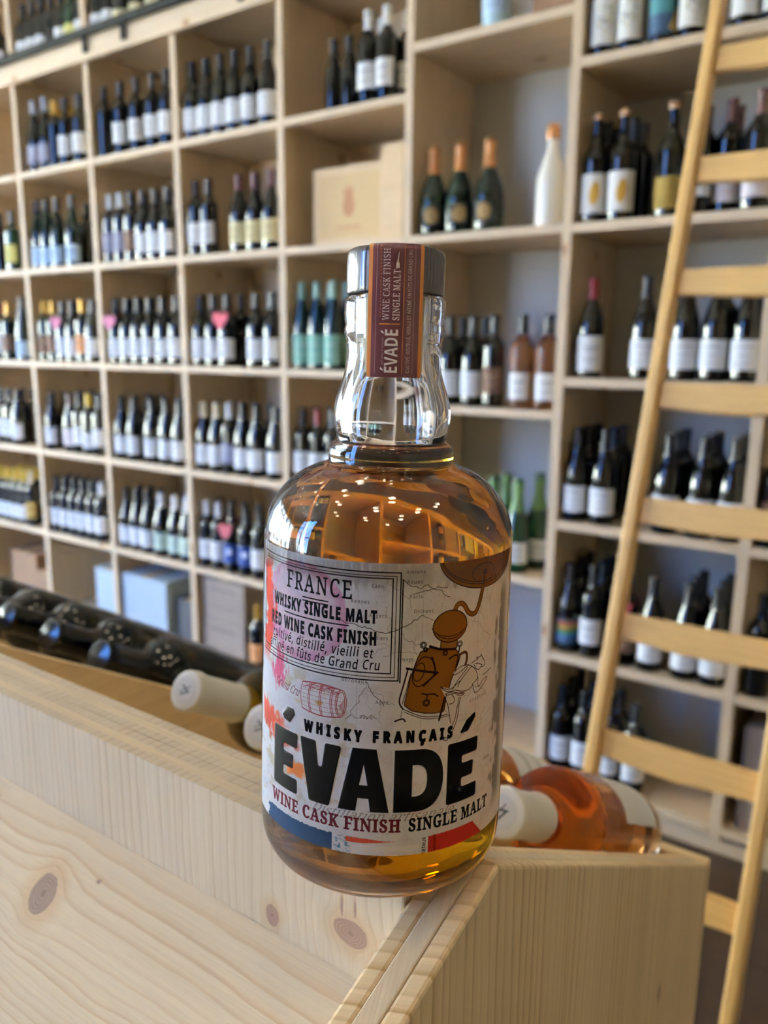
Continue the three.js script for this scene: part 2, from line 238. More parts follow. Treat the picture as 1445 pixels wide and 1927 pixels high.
// look: [shape, glass, capsule, label, words, low, high]
const LOOKS = {
  bw: ['bordeaux', dark, 'black', 'white', 'dark bottle with white label'], uw: ['burgundy', dark, 'black', 'white2', 'sloping-shouldered dark bottle, white label'], dd: ['bordeaux', dark, 'black', null, 'plain dark bottle'], ds: ['half', dark, 'black', null, 'short dark bottle'],
  wc: ['bordeaux', dark, 'white', 'white', 'white-capped dark bottle, white label'], cc: ['burgundy', dark, 'cream', 'white', 'cream-capped dark bottle, white label'], gc: ['tall', dark, 'grey', 'slate', 'grey-capped slender bottle, slate label'], gd: ['bordeaux', dark, 'gold', null, 'gold-capped dark bottle'],
  gf: ['bordeaux', darkGreen, 'gold', 'brown', 'gold-foiled bottle, brown label'], bl: ['tall', darkGreen, 'black', 'blue', 'tall bottle, pale blue label'], yl: ['bordeaux', green, 'black', 'yellow', 'green bottle, yellow label'], cr: ['burgundy', dark, 'wine', 'cream', 'wine-capped bottle, cream label'],
  gg: ['bordeaux', dark, 'white', 'slate', 'white-capped bottle, grey label'], or: ['bordeaux', dark, 'gold', 'orange', 'gold-foiled bottle, orange label'], rc: ['bordeaux', dark, 'red', 'white', 'red-capped bottle, white label'], rx: ['burgundy', dark, 'red', 'white', 'red-waxed lone bottle, white label'], pk: ['burgundy', dark, 'brown', 'pink', 'brown-capped bottle, pinkish label'],
  gy: ['bordeaux', dark, 'yellow', 'white', 'yellow-capped bottle, white label'], cg: ['bordeaux', dark, 'cream', 'gold', 'cream-capped bottle, gold label'], nb: ['bordeaux', dark, 'black', 'navy', 'dark bottle, deep blue label'], tq: ['tall', teal, 'mint', 'teal', 'teal bottle with mint capsule'], pg: ['burgundy', dark, 'white', 'mint', 'white-capped bottle, pale green label'],
  ch: ['champagne', darkGreen, 'orange', 'bronze', 'orange-foiled sparkling wine, bronze label'], mg: ['magnum', creamGlass, 'orange', null, 'cream-white bottle with orange stopper'], ro: ['bordeaux', roseShelfM, 'black', 'white', 'pink wine bottle, black capsule'], br: ['bordeaux', dark, 'black', 'brown', 'dark bottle, brown label'],
  fl: ['bordeaux', dark, 'black', 'floral', 'dark bottle, floral cream label'], co: ['bordeaux', dark, 'black', 'paint', 'dark bottle, teal and orange label'], gp: ['topped', dark, 'tan', 'print', 'tan-topped dark bottle, gold-printed label'], mu: ['topped', dark, 'tan', 'mustard', 'tan-topped bottle, mustard label'], pw: ['bordeaux', dark, 'brown', 'pink', 'brown-capped bottle, pale pink label'],
  gn: ['sparkling', green, 'leaf', 'white', 'green-foiled sparkling wine, white label'], rb: ['burgundy', dark, 'black', 'rainbow', 'dark bottle, rainbow label'], tb: ['sparkling', paleGlass, 'white', 'blue', 'pale blue-white glass bottle'],
};
const TWEAK = { gp: [0.025, 0.135], fl: [0.025, 0.15], co: [0.02, 0.17], pw: [0.03, 0.12], rx: [0.02, 0.125], gy: [0.03, 0.105], ro: [0.03, 0.115], mu: [0.02, 0.105], bl: [0.02, 0.1], tq: [0.02, 0.13] };
const protos = new Map();
function makeBottle(look) {
  const [shape, glass, cap, lab] = LOOKS[look], s = SHAPES[shape], t = new THREE.Group(); t.name = numbered('wine_bottle');
  part(t, 'glass', s.body, glass); part(t, 'capsule', s.capsule, capM[cap]);
  if (lab) { const [lo, hi] = TWEAK[look] ?? s.lab; part(t, 'paper_label', geoFor(shape, lo, hi, look === 'ch' ? 95 : 140), LAB[lab]); }
  protos.set(look, t); return t;
}
function placeBottle(look, pos, turn, label, group) {
  let t;
  if (protos.has(look)) { t = protos.get(look).clone(); t.name = numbered('wine_bottle'); } else t = makeBottle(look);
  t.position.set(...pos); t.rotation.set(0, turn, 0); t.userData = { label, category: 'wine bottle', group }; scene.add(t); return t;
}
const NTH = ['', 'first', 'second', 'third', 'fourth', 'fifth', 'sixth', 'seventh', 'eighth'];
const BAY = ['leftmost bay', 'second bay', 'third bay', 'fourth bay', 'fifth bay', 'sixth bay', 'ladder bay', 'far right bay'];
const SHELF = ['top', 'second', 'third', 'fourth', 'fifth', 'sixth', 'bottom'];
const LEVEL = [1.258, 0.808, 0.357, -0.0945, -0.545, -0.985, -1.412], LEVEL_WIDE = [0.953, 0.36, -0.2, -0.749, -1.412];
const THICK = 0.027;
function cell(r, col, front, behind) {
  const y = Y((col === 5 ? LEVEL_WIDE : LEVEL)[r]) + THICK / 2 + 0.0004, group = `bottles on the ${SHELF[r]} shelf of the ${BAY[col]}`, items = front.split(', ').map((s) => s.split(' '));
  const where = `${SHELF[r]} shelf, ${BAY[col]}`;
  items.forEach(([look, x, z], i) => placeBottle(look, [+x, y, -2.35 + +z], (hash(i, col, r) - 0.5) * 0.5 + 0.25, items.length > 1 ? `${LOOKS[look][4]}, ${NTH[i + 1]} from left, ${where}` : `${LOOKS[look][4]}, ${where}`, group));
  (behind ? behind.split(', ') : []).forEach((s, i) => { const [look, x, z, n, far] = s.split(' '); placeBottle(look, [+x, y, -2.35 + +z], (hash(i, col, r + 9) - 0.5) * 0.5 + 0.25, `${LOOKS[look][4]} ${far ? 'two rows' : ''} behind the ${NTH[+n]} from left, ${where}`.replace('  ', ' '), group); });
}


// ---------------------------------------------------------------- shelving over the whole back wall
const DIV = [-5.018, -4.444, -3.870, -3.293, -2.720, -2.146, -1.578, -1.004, -0.427, 0.147, 0.72], SZ = -2.35, DEEP = 0.40, UNIT_TOP = 1.72;
{
  const u = thing('shelving_unit', 'pale spruce cube shelving full of wine bottles along the whole back wall', 'shelving', [0, EYE, SZ]);
  for (const x of DIV) addWood(u, 'upright', [x - 0.015, x + 0.015, -1.45, UNIT_TOP, -DEEP, 0], 'y', spruceShelf);
  for (let i = 0; i < DIV.length - 1; i++) {
    const wide = i === 6, a = DIV[i] + 0.0151, b = DIV[i + 1] - 0.0151;
    for (const y of wide ? LEVEL_WIDE : LEVEL) addWood(u, 'shelf_board', [a, b, y - THICK / 2, y + THICK / 2, -DEEP, -0.001], 'x', spruceShelf);
    if (i < 6) addWood(u, 'back_panel', [a, b, -1.398, UNIT_TOP - 0.03, -DEEP, -DEEP + 0.008], 'y', spruceShelf);
  }
  addWood(u, 'top_board', [DIV[0] - 0.015, DIV[DIV.length - 1] + 0.015, UNIT_TOP, UNIT_TOP + 0.03, -DEEP, 0], 'x', spruceShelf);
  addWood(u, 'fascia', [DIV[0], -2.16, 1.215, 1.305, 0.0005, 0.022], 'x', spruceShelf);
  addWood(u, 'kick_board', [DIV[0], DIV[DIV.length - 1], -1.509, -1.451, -0.06, -0.04], 'x', spruceShelf);
}
{
  const t = thing('ladder_rail', 'black steel ladder rail on brackets across the upper shelves', 'rail', [0, Y(1.310), SZ + 0.045]);
  part(t, 'bar', woodBox(2.9, 0.036, 0.012, 'x', 0.002), blackMetal, [-3.6, 0, 0]);
  for (const x of [-4.6, -3.24, -2.98, -2.3]) { part(t, 'bracket', woodBox(0.03, 0.085, 0.010, 'y', 0.002), blackMetal, [x, -0.03, -0.012]); }
}
// ---------------------------------------------------------------- the ladder
{
  const X0 = -0.57, X1 = -0.215, z = (y) => -2.161 - 0.3 * (y - 0.817), t = thing('shelf_ladder', 'honey pine library ladder with flat rungs leaning on the shelves', 'ladder', [0, EYE, 0]);
  const rail = (x) => {
    const y0 = -1.505, y1 = 1.22, len = Math.hypot(y1 - y0, z(y1) - z(y0)), g = grainUV(new RoundedBoxGeometry(0.028, len, 0.052, 3, 0.008), 'y');
    const m = part(t, 'ladder_stile', g, pineWood, [x, (y0 + y1) / 2, (z(y0) + z(y1)) / 2]); m.rotation.x = Math.atan(-0.3);
  };
  rail(X0); rail(X1);
  const w = X1 - X0 - 0.028, rungShape = new THREE.Shape();
  rungShape.moveTo(-w / 2, -0.030); rungShape.bezierCurveTo(-w / 4, -0.032, -w / 6, -0.038, 0, -0.038); rungShape.bezierCurveTo(w / 6, -0.038, w / 4, -0.032, w / 2, -0.030); rungShape.lineTo(w / 2, 0.030); rungShape.lineTo(-w / 2, 0.030); rungShape.closePath();
  const rg = new THREE.ExtrudeGeometry(rungShape, { depth: 0.014, bevelEnabled: true, bevelThickness: 0.003, bevelSize: 0.003, bevelOffset: -0.003, bevelSegments: 2, curveSegments: 8 }); rg.translate(0, 0, -0.007); grainUV(rg, 'x');
  for (let k = -1; k < 8; k++) { const y = -0.0995 - 0.2565 * (k - 3); const m = part(t, 'rung', rg, pineWood, [(X0 + X1) / 2, y, z(y)]); m.rotation.x = Math.atan(-0.3); }
  for (const x of [X0, X1]) part(t, 'hook', woodBox(0.012, 0.05, 0.04, 'y', 0.003), blackMetal, [x, 1.2, z(1.2) - 0.04]);
}


// ---------------------------------------------------------------- the spruce display bin the whisky stands on
function planarUV(g, f) { const p = g.attributes.position, uv = new Float32Array(p.count * 2); for (let i = 0; i < p.count; i++) { const [u, v] = f(p.getX(i), p.getY(i), p.getZ(i)); uv[i * 2] = u; uv[i * 2 + 1] = v; } g.setAttribute('uv', new THREE.BufferAttribute(uv, 2)); return g; }
// a profile in the (z, y) plane pushed along x
function alongX(profile, x0, x1, bevel = 0.0012) {
  const s = new THREE.Shape(profile.map(([z, y]) => new THREE.Vector2(-z, y)));
  const g = new THREE.ExtrudeGeometry(s, { depth: x1 - x0 - 2 * bevel, bevelEnabled: true, bevelThickness: bevel, bevelSize: bevel, bevelOffset: -bevel, bevelSegments: 2 });
  g.rotateY(PI / 2); g.translate(x0 + bevel, 0, 0); return g;
}
{
  const bin = thing('display_bin', 'pale spruce wine bin with sloped side, upright divider board and slanted shelf', 'display bin', [0, EYE, 0]);
  const tilt = (z) => -0.1883 + 0.0313 * (z + 0.2303), XL = -1.75, XI = -0.1402, XO = -0.1172;
  // two boards glued face to face make the divider
  const seam = -0.2300;
  // each board is three plies: end grain, long grain, end grain
  const plies = [];
  for (const [za, zb] of [[seam + 0.0002, -0.2136], [-0.2467, seam - 0.0002]]) {
    const d = (zb - za) / 3, board = part(bin, 'divider_board', planarUV(alongX([[za + d, -0.40], [zb - d, -0.40], [zb - d, tilt(zb - d) - 0.0003], [za + d, tilt(za + d) - 0.0003]], XL, XI, 0.0006), (x, y, z) => [x, z + 0.3]), crossPly);
    for (const [pa, pb] of [[za, za + d], [zb - d, zb]]) part(board, 'ply', planarUV(alongX([[pa, -0.40], [pb, -0.40], [pb, tilt(pb)], [pa, tilt(pa)]], XL, XI, 0.0011), (x, y, z) => [y + 0.2684 + (z + 0.2136) * 0.8, x + 0.4 + (z + 0.2136) * 0.1]), dividerWood);
  }
  const top0 = [-0.2431, -0.1887], back = [-0.6264, -0.4085], cut = (z) => -0.1887 - 0.3228 * (z + 0.2431);
  const side = [[back[0], -EYE], [0.03, -EYE], [0.03, cut(0.03)], top0, back];
  for (const [a, b] of [[XI, XO], [XL - 0.023, XL]]) {
    const d = (b - a) / 3, board = part(bin, 'side_panel', planarUV(alongX(side, a + d * 0.98, b - d * 0.98, 0.0006), (x, y, z) => [z + (x - XO) * 0.4, y + x * 0.9]), crossPly);
    for (const [pa, pb] of [[a, a + d], [b - d, b]]) part(board, 'ply', planarUV(alongX(side, pa, pb, 0.0016), (x, y, z) => [y + (x - XO) * 0.9, z + 0.32 + (x - XO) * 0.35]), panelWood);
  }
  // slanted front shelf
  const pl = (z) => -0.2402 - 0.3228 * (z + 0.2136), sq = Math.sqrt(1 + 0.3228 ** 2);
  part(bin, 'front_shelf', planarUV(alongX([[-0.2134, pl(-0.2134) - 0.02], [0.028, pl(0.028) - 0.02], [0.028, pl(0.028)], [-0.2134, pl(-0.2134)]], XL, XI, 0.0006), (x, y, z) => [x + 0.4, (z + 0.2136) * sq]), plankWood);
  // back compartments: floor that falls away, thin partitions, back board
  const line = (z, d) => -0.1887 + 0.5748 * (z + 0.2431) - d;
  part(bin, 'bin_floor', grainUV(alongX([[-0.2469, line(-0.2469, 0.107)], [-0.2469, line(-0.2469, 0.093)], [-0.6262, line(-0.6262, 0.093)], [-0.6262, line(-0.6262, 0.107)]].reverse(), XL, XI), 'x'), panelWood);
  addWood(bin, 'back_board', [XL - 0.023, XO, -0.75, line(-0.6264, 0), -0.6386, -0.6266], 'x', panelWood);
  for (const x of [-0.562, -1.062]) part(bin, 'partition', grainUV(alongX([[-0.2470, line(-0.2470, 0.092)], [-0.2470, line(-0.2470, 0.0015)], [-0.6262, line(-0.6262, 0.0015)], [-0.6262, line(-0.6262, 0.092)]].reverse(), x - 0.012, x, 0.001), 'z'), partitionWood);
  addWood(bin, 'front_board', [XL, XI, -EYE + 0.02, -0.34, 0.008, 0.026], 'x', panelWood);
}


// ---------------------------------------------------------------- the whisky bottle
const LABEL_FROM = -38, LABEL_ARC = 145, MM = 0.794;   // degrees; millimetres of label per degree
const whiskyBase = [-0.1634, EYE - 0.1882, -0.2303];
{
  const b = thing('whisky_bottle', 'squat clear whisky bottle, amber spirit, illustrated white label, standing on the bin edge', 'bottle', whiskyBase);
  b.rotation.x = -0.0313;
  const outer = [[0, 0.0034], [0.022, 0.0022], [0.030, 0.0004], [0.0335, 0], [0.0375, 0.0007], [0.0410, 0.0027], [0.0436, 0.0058], [0.0451, 0.0096], [0.0457, 0.0140], [0.0459, 0.03], [0.0456, 0.074], [0.0451, 0.118], [0.0450, 0.1235], [0.0447, 0.1262], [0.0440, 0.1291], [0.0430, 0.1318], [0.0416, 0.1345], [0.0398, 0.1373], [0.0376, 0.1399], [0.0350, 0.1423], [0.0320, 0.1444], [0.0288, 0.1461], [0.0258, 0.1473], [0.0234, 0.1480], [0.0223, 0.1486], [0.0224, 0.1497], [0.0227, 0.1512], [0.0226, 0.1527], [0.0219, 0.1543], [0.0208, 0.1553], [0.0196, 0.1559], [0.0193, 0.1563], [0.0195, 0.1571], [0.0200, 0.1587], [0.0206, 0.1612], [0.0209, 0.1638], [0.0209, 0.1660], [0.0206, 0.1686], [0.0200, 0.1712], [0.0191, 0.1741], [0.0182, 0.1766], [0.0174, 0.1792], [0.0169, 0.1820], [0.0166, 0.1855], [0.0166, 0.1882], [0.0168, 0.1900], [0.0170, 0.1918], [0.0176, 0.1930], [0.0178, 0.1942], [0.0176, 0.1955], [0.0173, 0.1960], [0.0175, 0.1968], [0.0177, 0.1980], [0.0177, 0.2030], [0.0176, 0.2045], [0.0172, 0.2055], [0.0164, 0.2059], [0.0110, 0.2059]];
  const innerLow = [[0, 0.0078], [0.020, 0.0062], [0.031, 0.0042], [0.0364, 0.0044], [0.0396, 0.0064], [0.0416, 0.0100], [0.0425, 0.0150], [0.0428, 0.03], [0.0425, 0.074], [0.0420, 0.1215], [0.0412, 0.1265], [0.0396, 0.1312], [0.0372, 0.1352], [0.0342, 0.1386], [0.0306, 0.1413], [0.0268, 0.1434], [0.0232, 0.1450], [0.0208, 0.1463], [0.0196, 0.1480], [0.0193, 0.1498], [0.0192, 0.1515], [0.0186, 0.1532], [0.0176, 0.1546]];
  const innerHigh = [[0.0168, 0.1556], [0.0158, 0.1568], [0.0156, 0.1590], [0.0158, 0.1620], [0.0159, 0.1645], [0.0157, 0.1672], [0.0150, 0.1705], [0.0140, 0.1740], [0.0129, 0.1775], [0.0120, 0.1812], [0.0114, 0.1850], [0.0111, 0.1890], [0.0110, 0.1950], [0.0110, 0.2059]];
  const curve = (pts, n) => new THREE.CatmullRomCurve3(pts.map((p) => new THREE.Vector3(p[0], p[1], 0)), false, 'centripetal').getSpacedPoints(n).map((p) => [Math.max(0, p.x), p.y]);
  const glassM = phys(0xffffff, 0.0, { transmission: 1, thickness: 0.01, ior: 1.5 });
  const shell = lathe([...curve(outer, 150), ...curve([...innerLow, ...innerHigh].reverse(), 130)], 96);
  part(b, 'glass', shell, glassM);
  const liquidM = phys(0xffffff, 0.0, { transmission: 1, thickness: 0.08, ior: 1.36, attenuationColor: new THREE.Color(0.87, 0.52, 0.02), attenuationDistance: 0.036 });
  const fill = curve([...innerLow, innerHigh[0]], 90).map(([r, y], i) => [r + (r > 0.001 ? 0.00015 : 0), y - (y < 0.012 ? 0.00015 : 0)]);
  const topY = fill[fill.length - 1][1], topR = fill[fill.length - 1][0];
  part(b, 'whisky', lathe([...fill, [topR * 0.95, topY - 0.0003], [topR * 0.7, topY - 0.0005], [0, topY - 0.0005]], 96), liquidM, undefined, 'amber whisky');
  // stopper: cream plug in the neck, dark turned head
  part(b, 'stopper_plug', lathe([[0, 0.1795], [0.0094, 0.1795], [0.0102, 0.1803], [0.0103, 0.2062], [0, 0.2062]], 40), std(0xcdb98f, 0.7));
  const headTex = woodTexture({ w: 256, h: 256, L: 0.03, B: 0.11, early: [58, 40, 34], late: [20, 15, 14], spacing: 0.0016, warp: 0.001, long: 0.02, seed: 5, fibre: 0.25 });
  for (const t of Object.values(headTex)) t.repeat.set(1, 1);
  const headM = phys(0xffffff, 0.42, { ...headTex, bumpScale: 0.0004, clearcoat: 1, clearcoatRoughness: 0.12 });
  const head = lathe([[0, 0.2061], [0.0164, 0.2061], [0.0170, 0.2068], [0.0171, 0.2085], [0.0171, 0.2140], [0.0170, 0.2190], [0.0166, 0.2206], [0.0155, 0.2214], [0.010, 0.2218], [0, 0.2219]], 64);
  { const uv = head.attributes.uv; for (let i = 0; i < uv.count; i++) { const u = uv.getX(i), v = uv.getY(i); uv.setXY(i, v, u); } }
  part(b, 'stopper_head', head, headM, undefined, 'dark turned stopper head');

  // paper on the glass: a cylinder piece that follows the body, label text and drawing on it
  const bodyR = (y) => 0.0459 - 0.0008 * smooth(0.03, 0.118, y) - 0.0003 * smooth(0.1, 0.1215, y) + 0.00025;
  const y0 = 0.1215 - 0.0995, y1 = 0.1215, NU = 90, NV = 24, pos = [], uv = [], idx = [];
  for (let side = 0; side < 2; side++) for (let j = 0; j <= NV; j++) for (let i = 0; i <= NU; i++) {
    const a = rad(LABEL_FROM + (LABEL_ARC * i) / NU), y = y0 + ((y1 - y0) * j) / NV, r = bodyR(y) - side * 0.00012;
    pos.push(Math.sin(a) * r, y, Math.cos(a) * r); uv.push(i / NU, j / NV);
  }
  const row = NU + 1, off = row * (NV + 1);
  for (let j = 0; j < NV; j++) for (let i = 0; i < NU; i++) { const a = j * row + i; idx.push(a, a + 1, a + row, a + 1, a + row + 1, a + row); }
  const lg = new THREE.BufferGeometry();
  lg.setAttribute('position', new THREE.Float32BufferAttribute(pos.slice(0, off * 3), 3)); lg.setAttribute('uv', new THREE.Float32BufferAttribute(uv.slice(0, off * 2), 2)); lg.setIndex(idx); lg.computeVertexNormals();
  const art = canvasTexture(2048, 1770, drawLabel);
  const gloss = canvasTexture(1024, 885, (c, w, h) => { c.fillStyle = '#fff'; c.fillRect(0, 0, w, h); c.scale(w / 115.13, w / 115.13); c.fillStyle = '#8a8a8a'; evadeLetters(c); });
  gloss.colorSpace = THREE.NoColorSpace;
  const raised = canvasTexture(1024, 885, (c, w, h) => { c.fillStyle = '#000'; c.fillRect(0, 0, w, h); c.scale(w / 115.13, w / 115.13); c.fillStyle = '#fff'; c.filter = 'blur(2px)'; evadeLetters(c); });
  raised.colorSpace = THREE.NoColorSpace;
  part(b, 'label', lg, phys(0xffffff, 1, { map: art, roughnessMap: gloss, bumpMap: raised, bumpScale: 0.0004, transmission: 0.38, thickness: 0, specularIntensity: 0.22 }), undefined, 'illustrated paper label with black raised letters');

  // tax-strip style seal over the stopper
  const sealM = phys(0xffffff, 0.38, { map: canvasTexture(512, 1160, drawSeal), clearcoat: 0.5, clearcoatRoughness: 0.1 });
  const path = [[0.01815, 0.1785], [0.0180, 0.1860], [0.01805, 0.1935], [0.0180, 0.1990], [0.0180, 0.2045], [0.01745, 0.2072], [0.01735, 0.2100], [0.01735, 0.2185], [0.0170, 0.2206], [0.0158, 0.2217], [0.0128, 0.2221]];
  for (const [mid, front] of [[35, true], [215, false]]) {
    const P = curve(path, 40), U = 16, gp = [], gu = [], gi = [];
    P.forEach(([r, y], j) => { for (let i = 0; i <= U; i++) { const f = i / U - 0.5, a = rad(mid) + (f * 0.0190) / Math.max(r, 0.0165); gp.push(Math.sin(a) * r, y, Math.cos(a) * r); gu.push(i / U, j / (P.length - 1)); } });
    for (let j = 0; j < P.length - 1; j++) for (let i = 0; i < U; i++) { const a = j * (U + 1) + i; gi.push(a, a + 1, a + U + 1, a + 1, a + U + 2, a + U + 1); }
    const g = new THREE.BufferGeometry(); g.setAttribute('position', new THREE.Float32BufferAttribute(gp, 3)); g.setAttribute('uv', new THREE.Float32BufferAttribute(gu, 2)); g.setIndex(gi); g.computeVertexNormals();
    part(b, 'seal_strip', g, sealM, undefined, front ? 'maroon and copper paper seal' : undefined);
  }
}

// everything below draws in millimetres from the label's upper left corner
function poly(c, pts, close = true) { c.beginPath(); pts.forEach((p, i) => (i ? c.lineTo(p[0], p[1]) : c.moveTo(p[0], p[1]))); if (close) c.closePath(); }
function roundPoly(c, pts, r) {
  c.beginPath(); const n = pts.length;
  for (let i = 0; i < n; i++) { const a = pts[(i + n - 1) % n], p = pts[i], q = pts[(i + 1) % n]; if (!i) c.moveTo((a[0] + p[0]) / 2, (a[1] + p[1]) / 2); c.arcTo(p[0], p[1], (p[0] + q[0]) / 2, (p[1] + q[1]) / 2, r); }
  c.closePath();
}
function evadeLetters(c) {
  const E = (x, y) => { roundPoly(c, [[x, y], [x + 13.1, y], [x + 12.9, y + 5.2], [x + 5.9, y + 5.2], [x + 5.9, y + 8.0], [x + 11.2, y + 8.0], [x + 11.0, y + 13.2], [x + 5.9, y + 13.2], [x + 5.9, y + 16.5], [x + 13.1, y + 16.5], [x + 13.1, y + 21.8], [x, y + 21.8]], 0.8); c.fill(); };
  E(14.2, 62.2); E(80.3, 62.0);
  roundPoly(c, [[28.4, 62.0], [35.0, 62.0], [36.8, 76.3], [38.6, 62.0], [44.4, 62.0], [40.4, 83.9], [32.6, 83.9]], 0.8); c.fill();
  const A = new Path2D(); const pts = [[48.2, 61.8], [56.0, 61.8], [60.5, 83.9], [54.4, 83.9], [53.8, 79.2], [50.2, 79.2], [49.6, 83.9], [43.6, 83.9]];
  pts.forEach((p, i) => (i ? A.lineTo(...p) : A.moveTo(...p))); A.closePath(); A.moveTo(50.6, 74.6); A.lineTo(53.4, 74.6); A.lineTo(52.0, 67.2); A.closePath(); c.fill(A, 'evenodd');
  const D = new Path2D(); D.moveTo(61.9, 62.0); D.lineTo(70.2, 62.0); D.bezierCurveTo(76.2, 62.0, 78.8, 66.5, 78.8, 72.8); D.bezierCurveTo(78.8, 79.4, 76.0, 83.9, 69.8, 83.9); D.lineTo(61.9, 83.9); D.closePath();
  D.moveTo(67.9, 67.4); D.lineTo(67.9, 78.5); D.lineTo(69.4, 78.5); D.bezierCurveTo(72.2, 78.2, 73.0, 76.0, 73.0, 72.9); D.bezierCurveTo(73.0, 69.6, 72.0, 67.6, 69.4, 67.4); D.closePath(); c.fill(D, 'evenodd');
  roundPoly(c, [[20.3, 58.6], [19.2, 57.4], [22.0, 53.8], [25.2, 53.8], [25.9, 55.4], [23.4, 59.2]], 0.6); c.fill();
  roundPoly(c, [[84.6, 59.2], [87.6, 54.9], [91.6, 52.8], [91.7, 54.6], [88.4, 58.9]], 0.5); c.fill();
}
function fitText(c, text, x0, x1, y, size, font, fill, o = {}) {
  c.save(); c.font = `${font.replace('@', '100px')}`; c.fillStyle = fill; c.textBaseline = 'alphabetic';
  const n = [...text], sp = (o.space ?? 0) * 100, widths = n.map((ch) => c.measureText(ch).width), total = widths.reduce((a, b) => a + b, 0) + sp * (n.length - 1);
  c.translate(x0, y); if (o.turn) c.rotate(o.turn); c.transform(1, 0, o.slant ?? 0, 1, 0, 0); c.scale((x1 - x0) / total, size / 100);
  let x = 0; n.forEach((ch, i) => { if (o.heavy) { c.strokeStyle = fill; c.lineWidth = o.heavy; c.lineJoin = 'round'; c.strokeText(ch, x, o.wave ? o.wave * noise(i * 0.7, 3, 8) * 10 : 0); } c.fillText(ch, x, o.wave ? o.wave * noise(i * 0.7, 3, 8) * 10 : 0); x += widths[i] + sp; });
  c.restore();
}
function wiggle(c, x0, y0, x1, y1, amp, seed, width, color, dash) {
  c.save(); c.strokeStyle = color; c.lineWidth = width; if (dash) c.setLineDash(dash); c.beginPath();
  const n = 40, dx = x1 - x0, dy = y1 - y0, l = Math.hypot(dx, dy);
  for (let i = 0; i <= n; i++) { const t = i / n, o = amp * fbm(t * l * 0.35, seed * 7.3, seed) * Math.min(1, 4 * Math.min(t, 1 - t) + 0.2); c[i ? 'lineTo' : 'moveTo'](x0 + dx * t - (dy / l) * o, y0 + dy * t + (dx / l) * o); }
  c.stroke(); c.restore();
}
function wash(c, test, color, x0, y0, x1, y1, step, alpha) {   // a stain with soft grain, worked out point by point on a small sheet
  const n = Math.ceil((x1 - x0) / step), m = Math.ceil((y1 - y0) / step), off = document.createElement('canvas'); off.width = n; off.height = m;
  const o = off.getContext('2d'), d = o.createImageData(n, m), k = parseInt(color.slice(1), 16);
  for (let j = 0; j < m; j++) for (let i = 0; i < n; i++) { const q = (j * n + i) * 4; d.data[q] = k >> 16; d.data[q + 1] = (k >> 8) & 255; d.data[q + 2] = k & 255; d.data[q + 3] = 255 * Math.max(0, Math.min(1, test(x0 + (i + 0.5) * step, y0 + (j + 0.5) * step))) * alpha; }
  o.putImageData(d, 0, 0); c.drawImage(off, x0, y0, n * step, m * step);
}
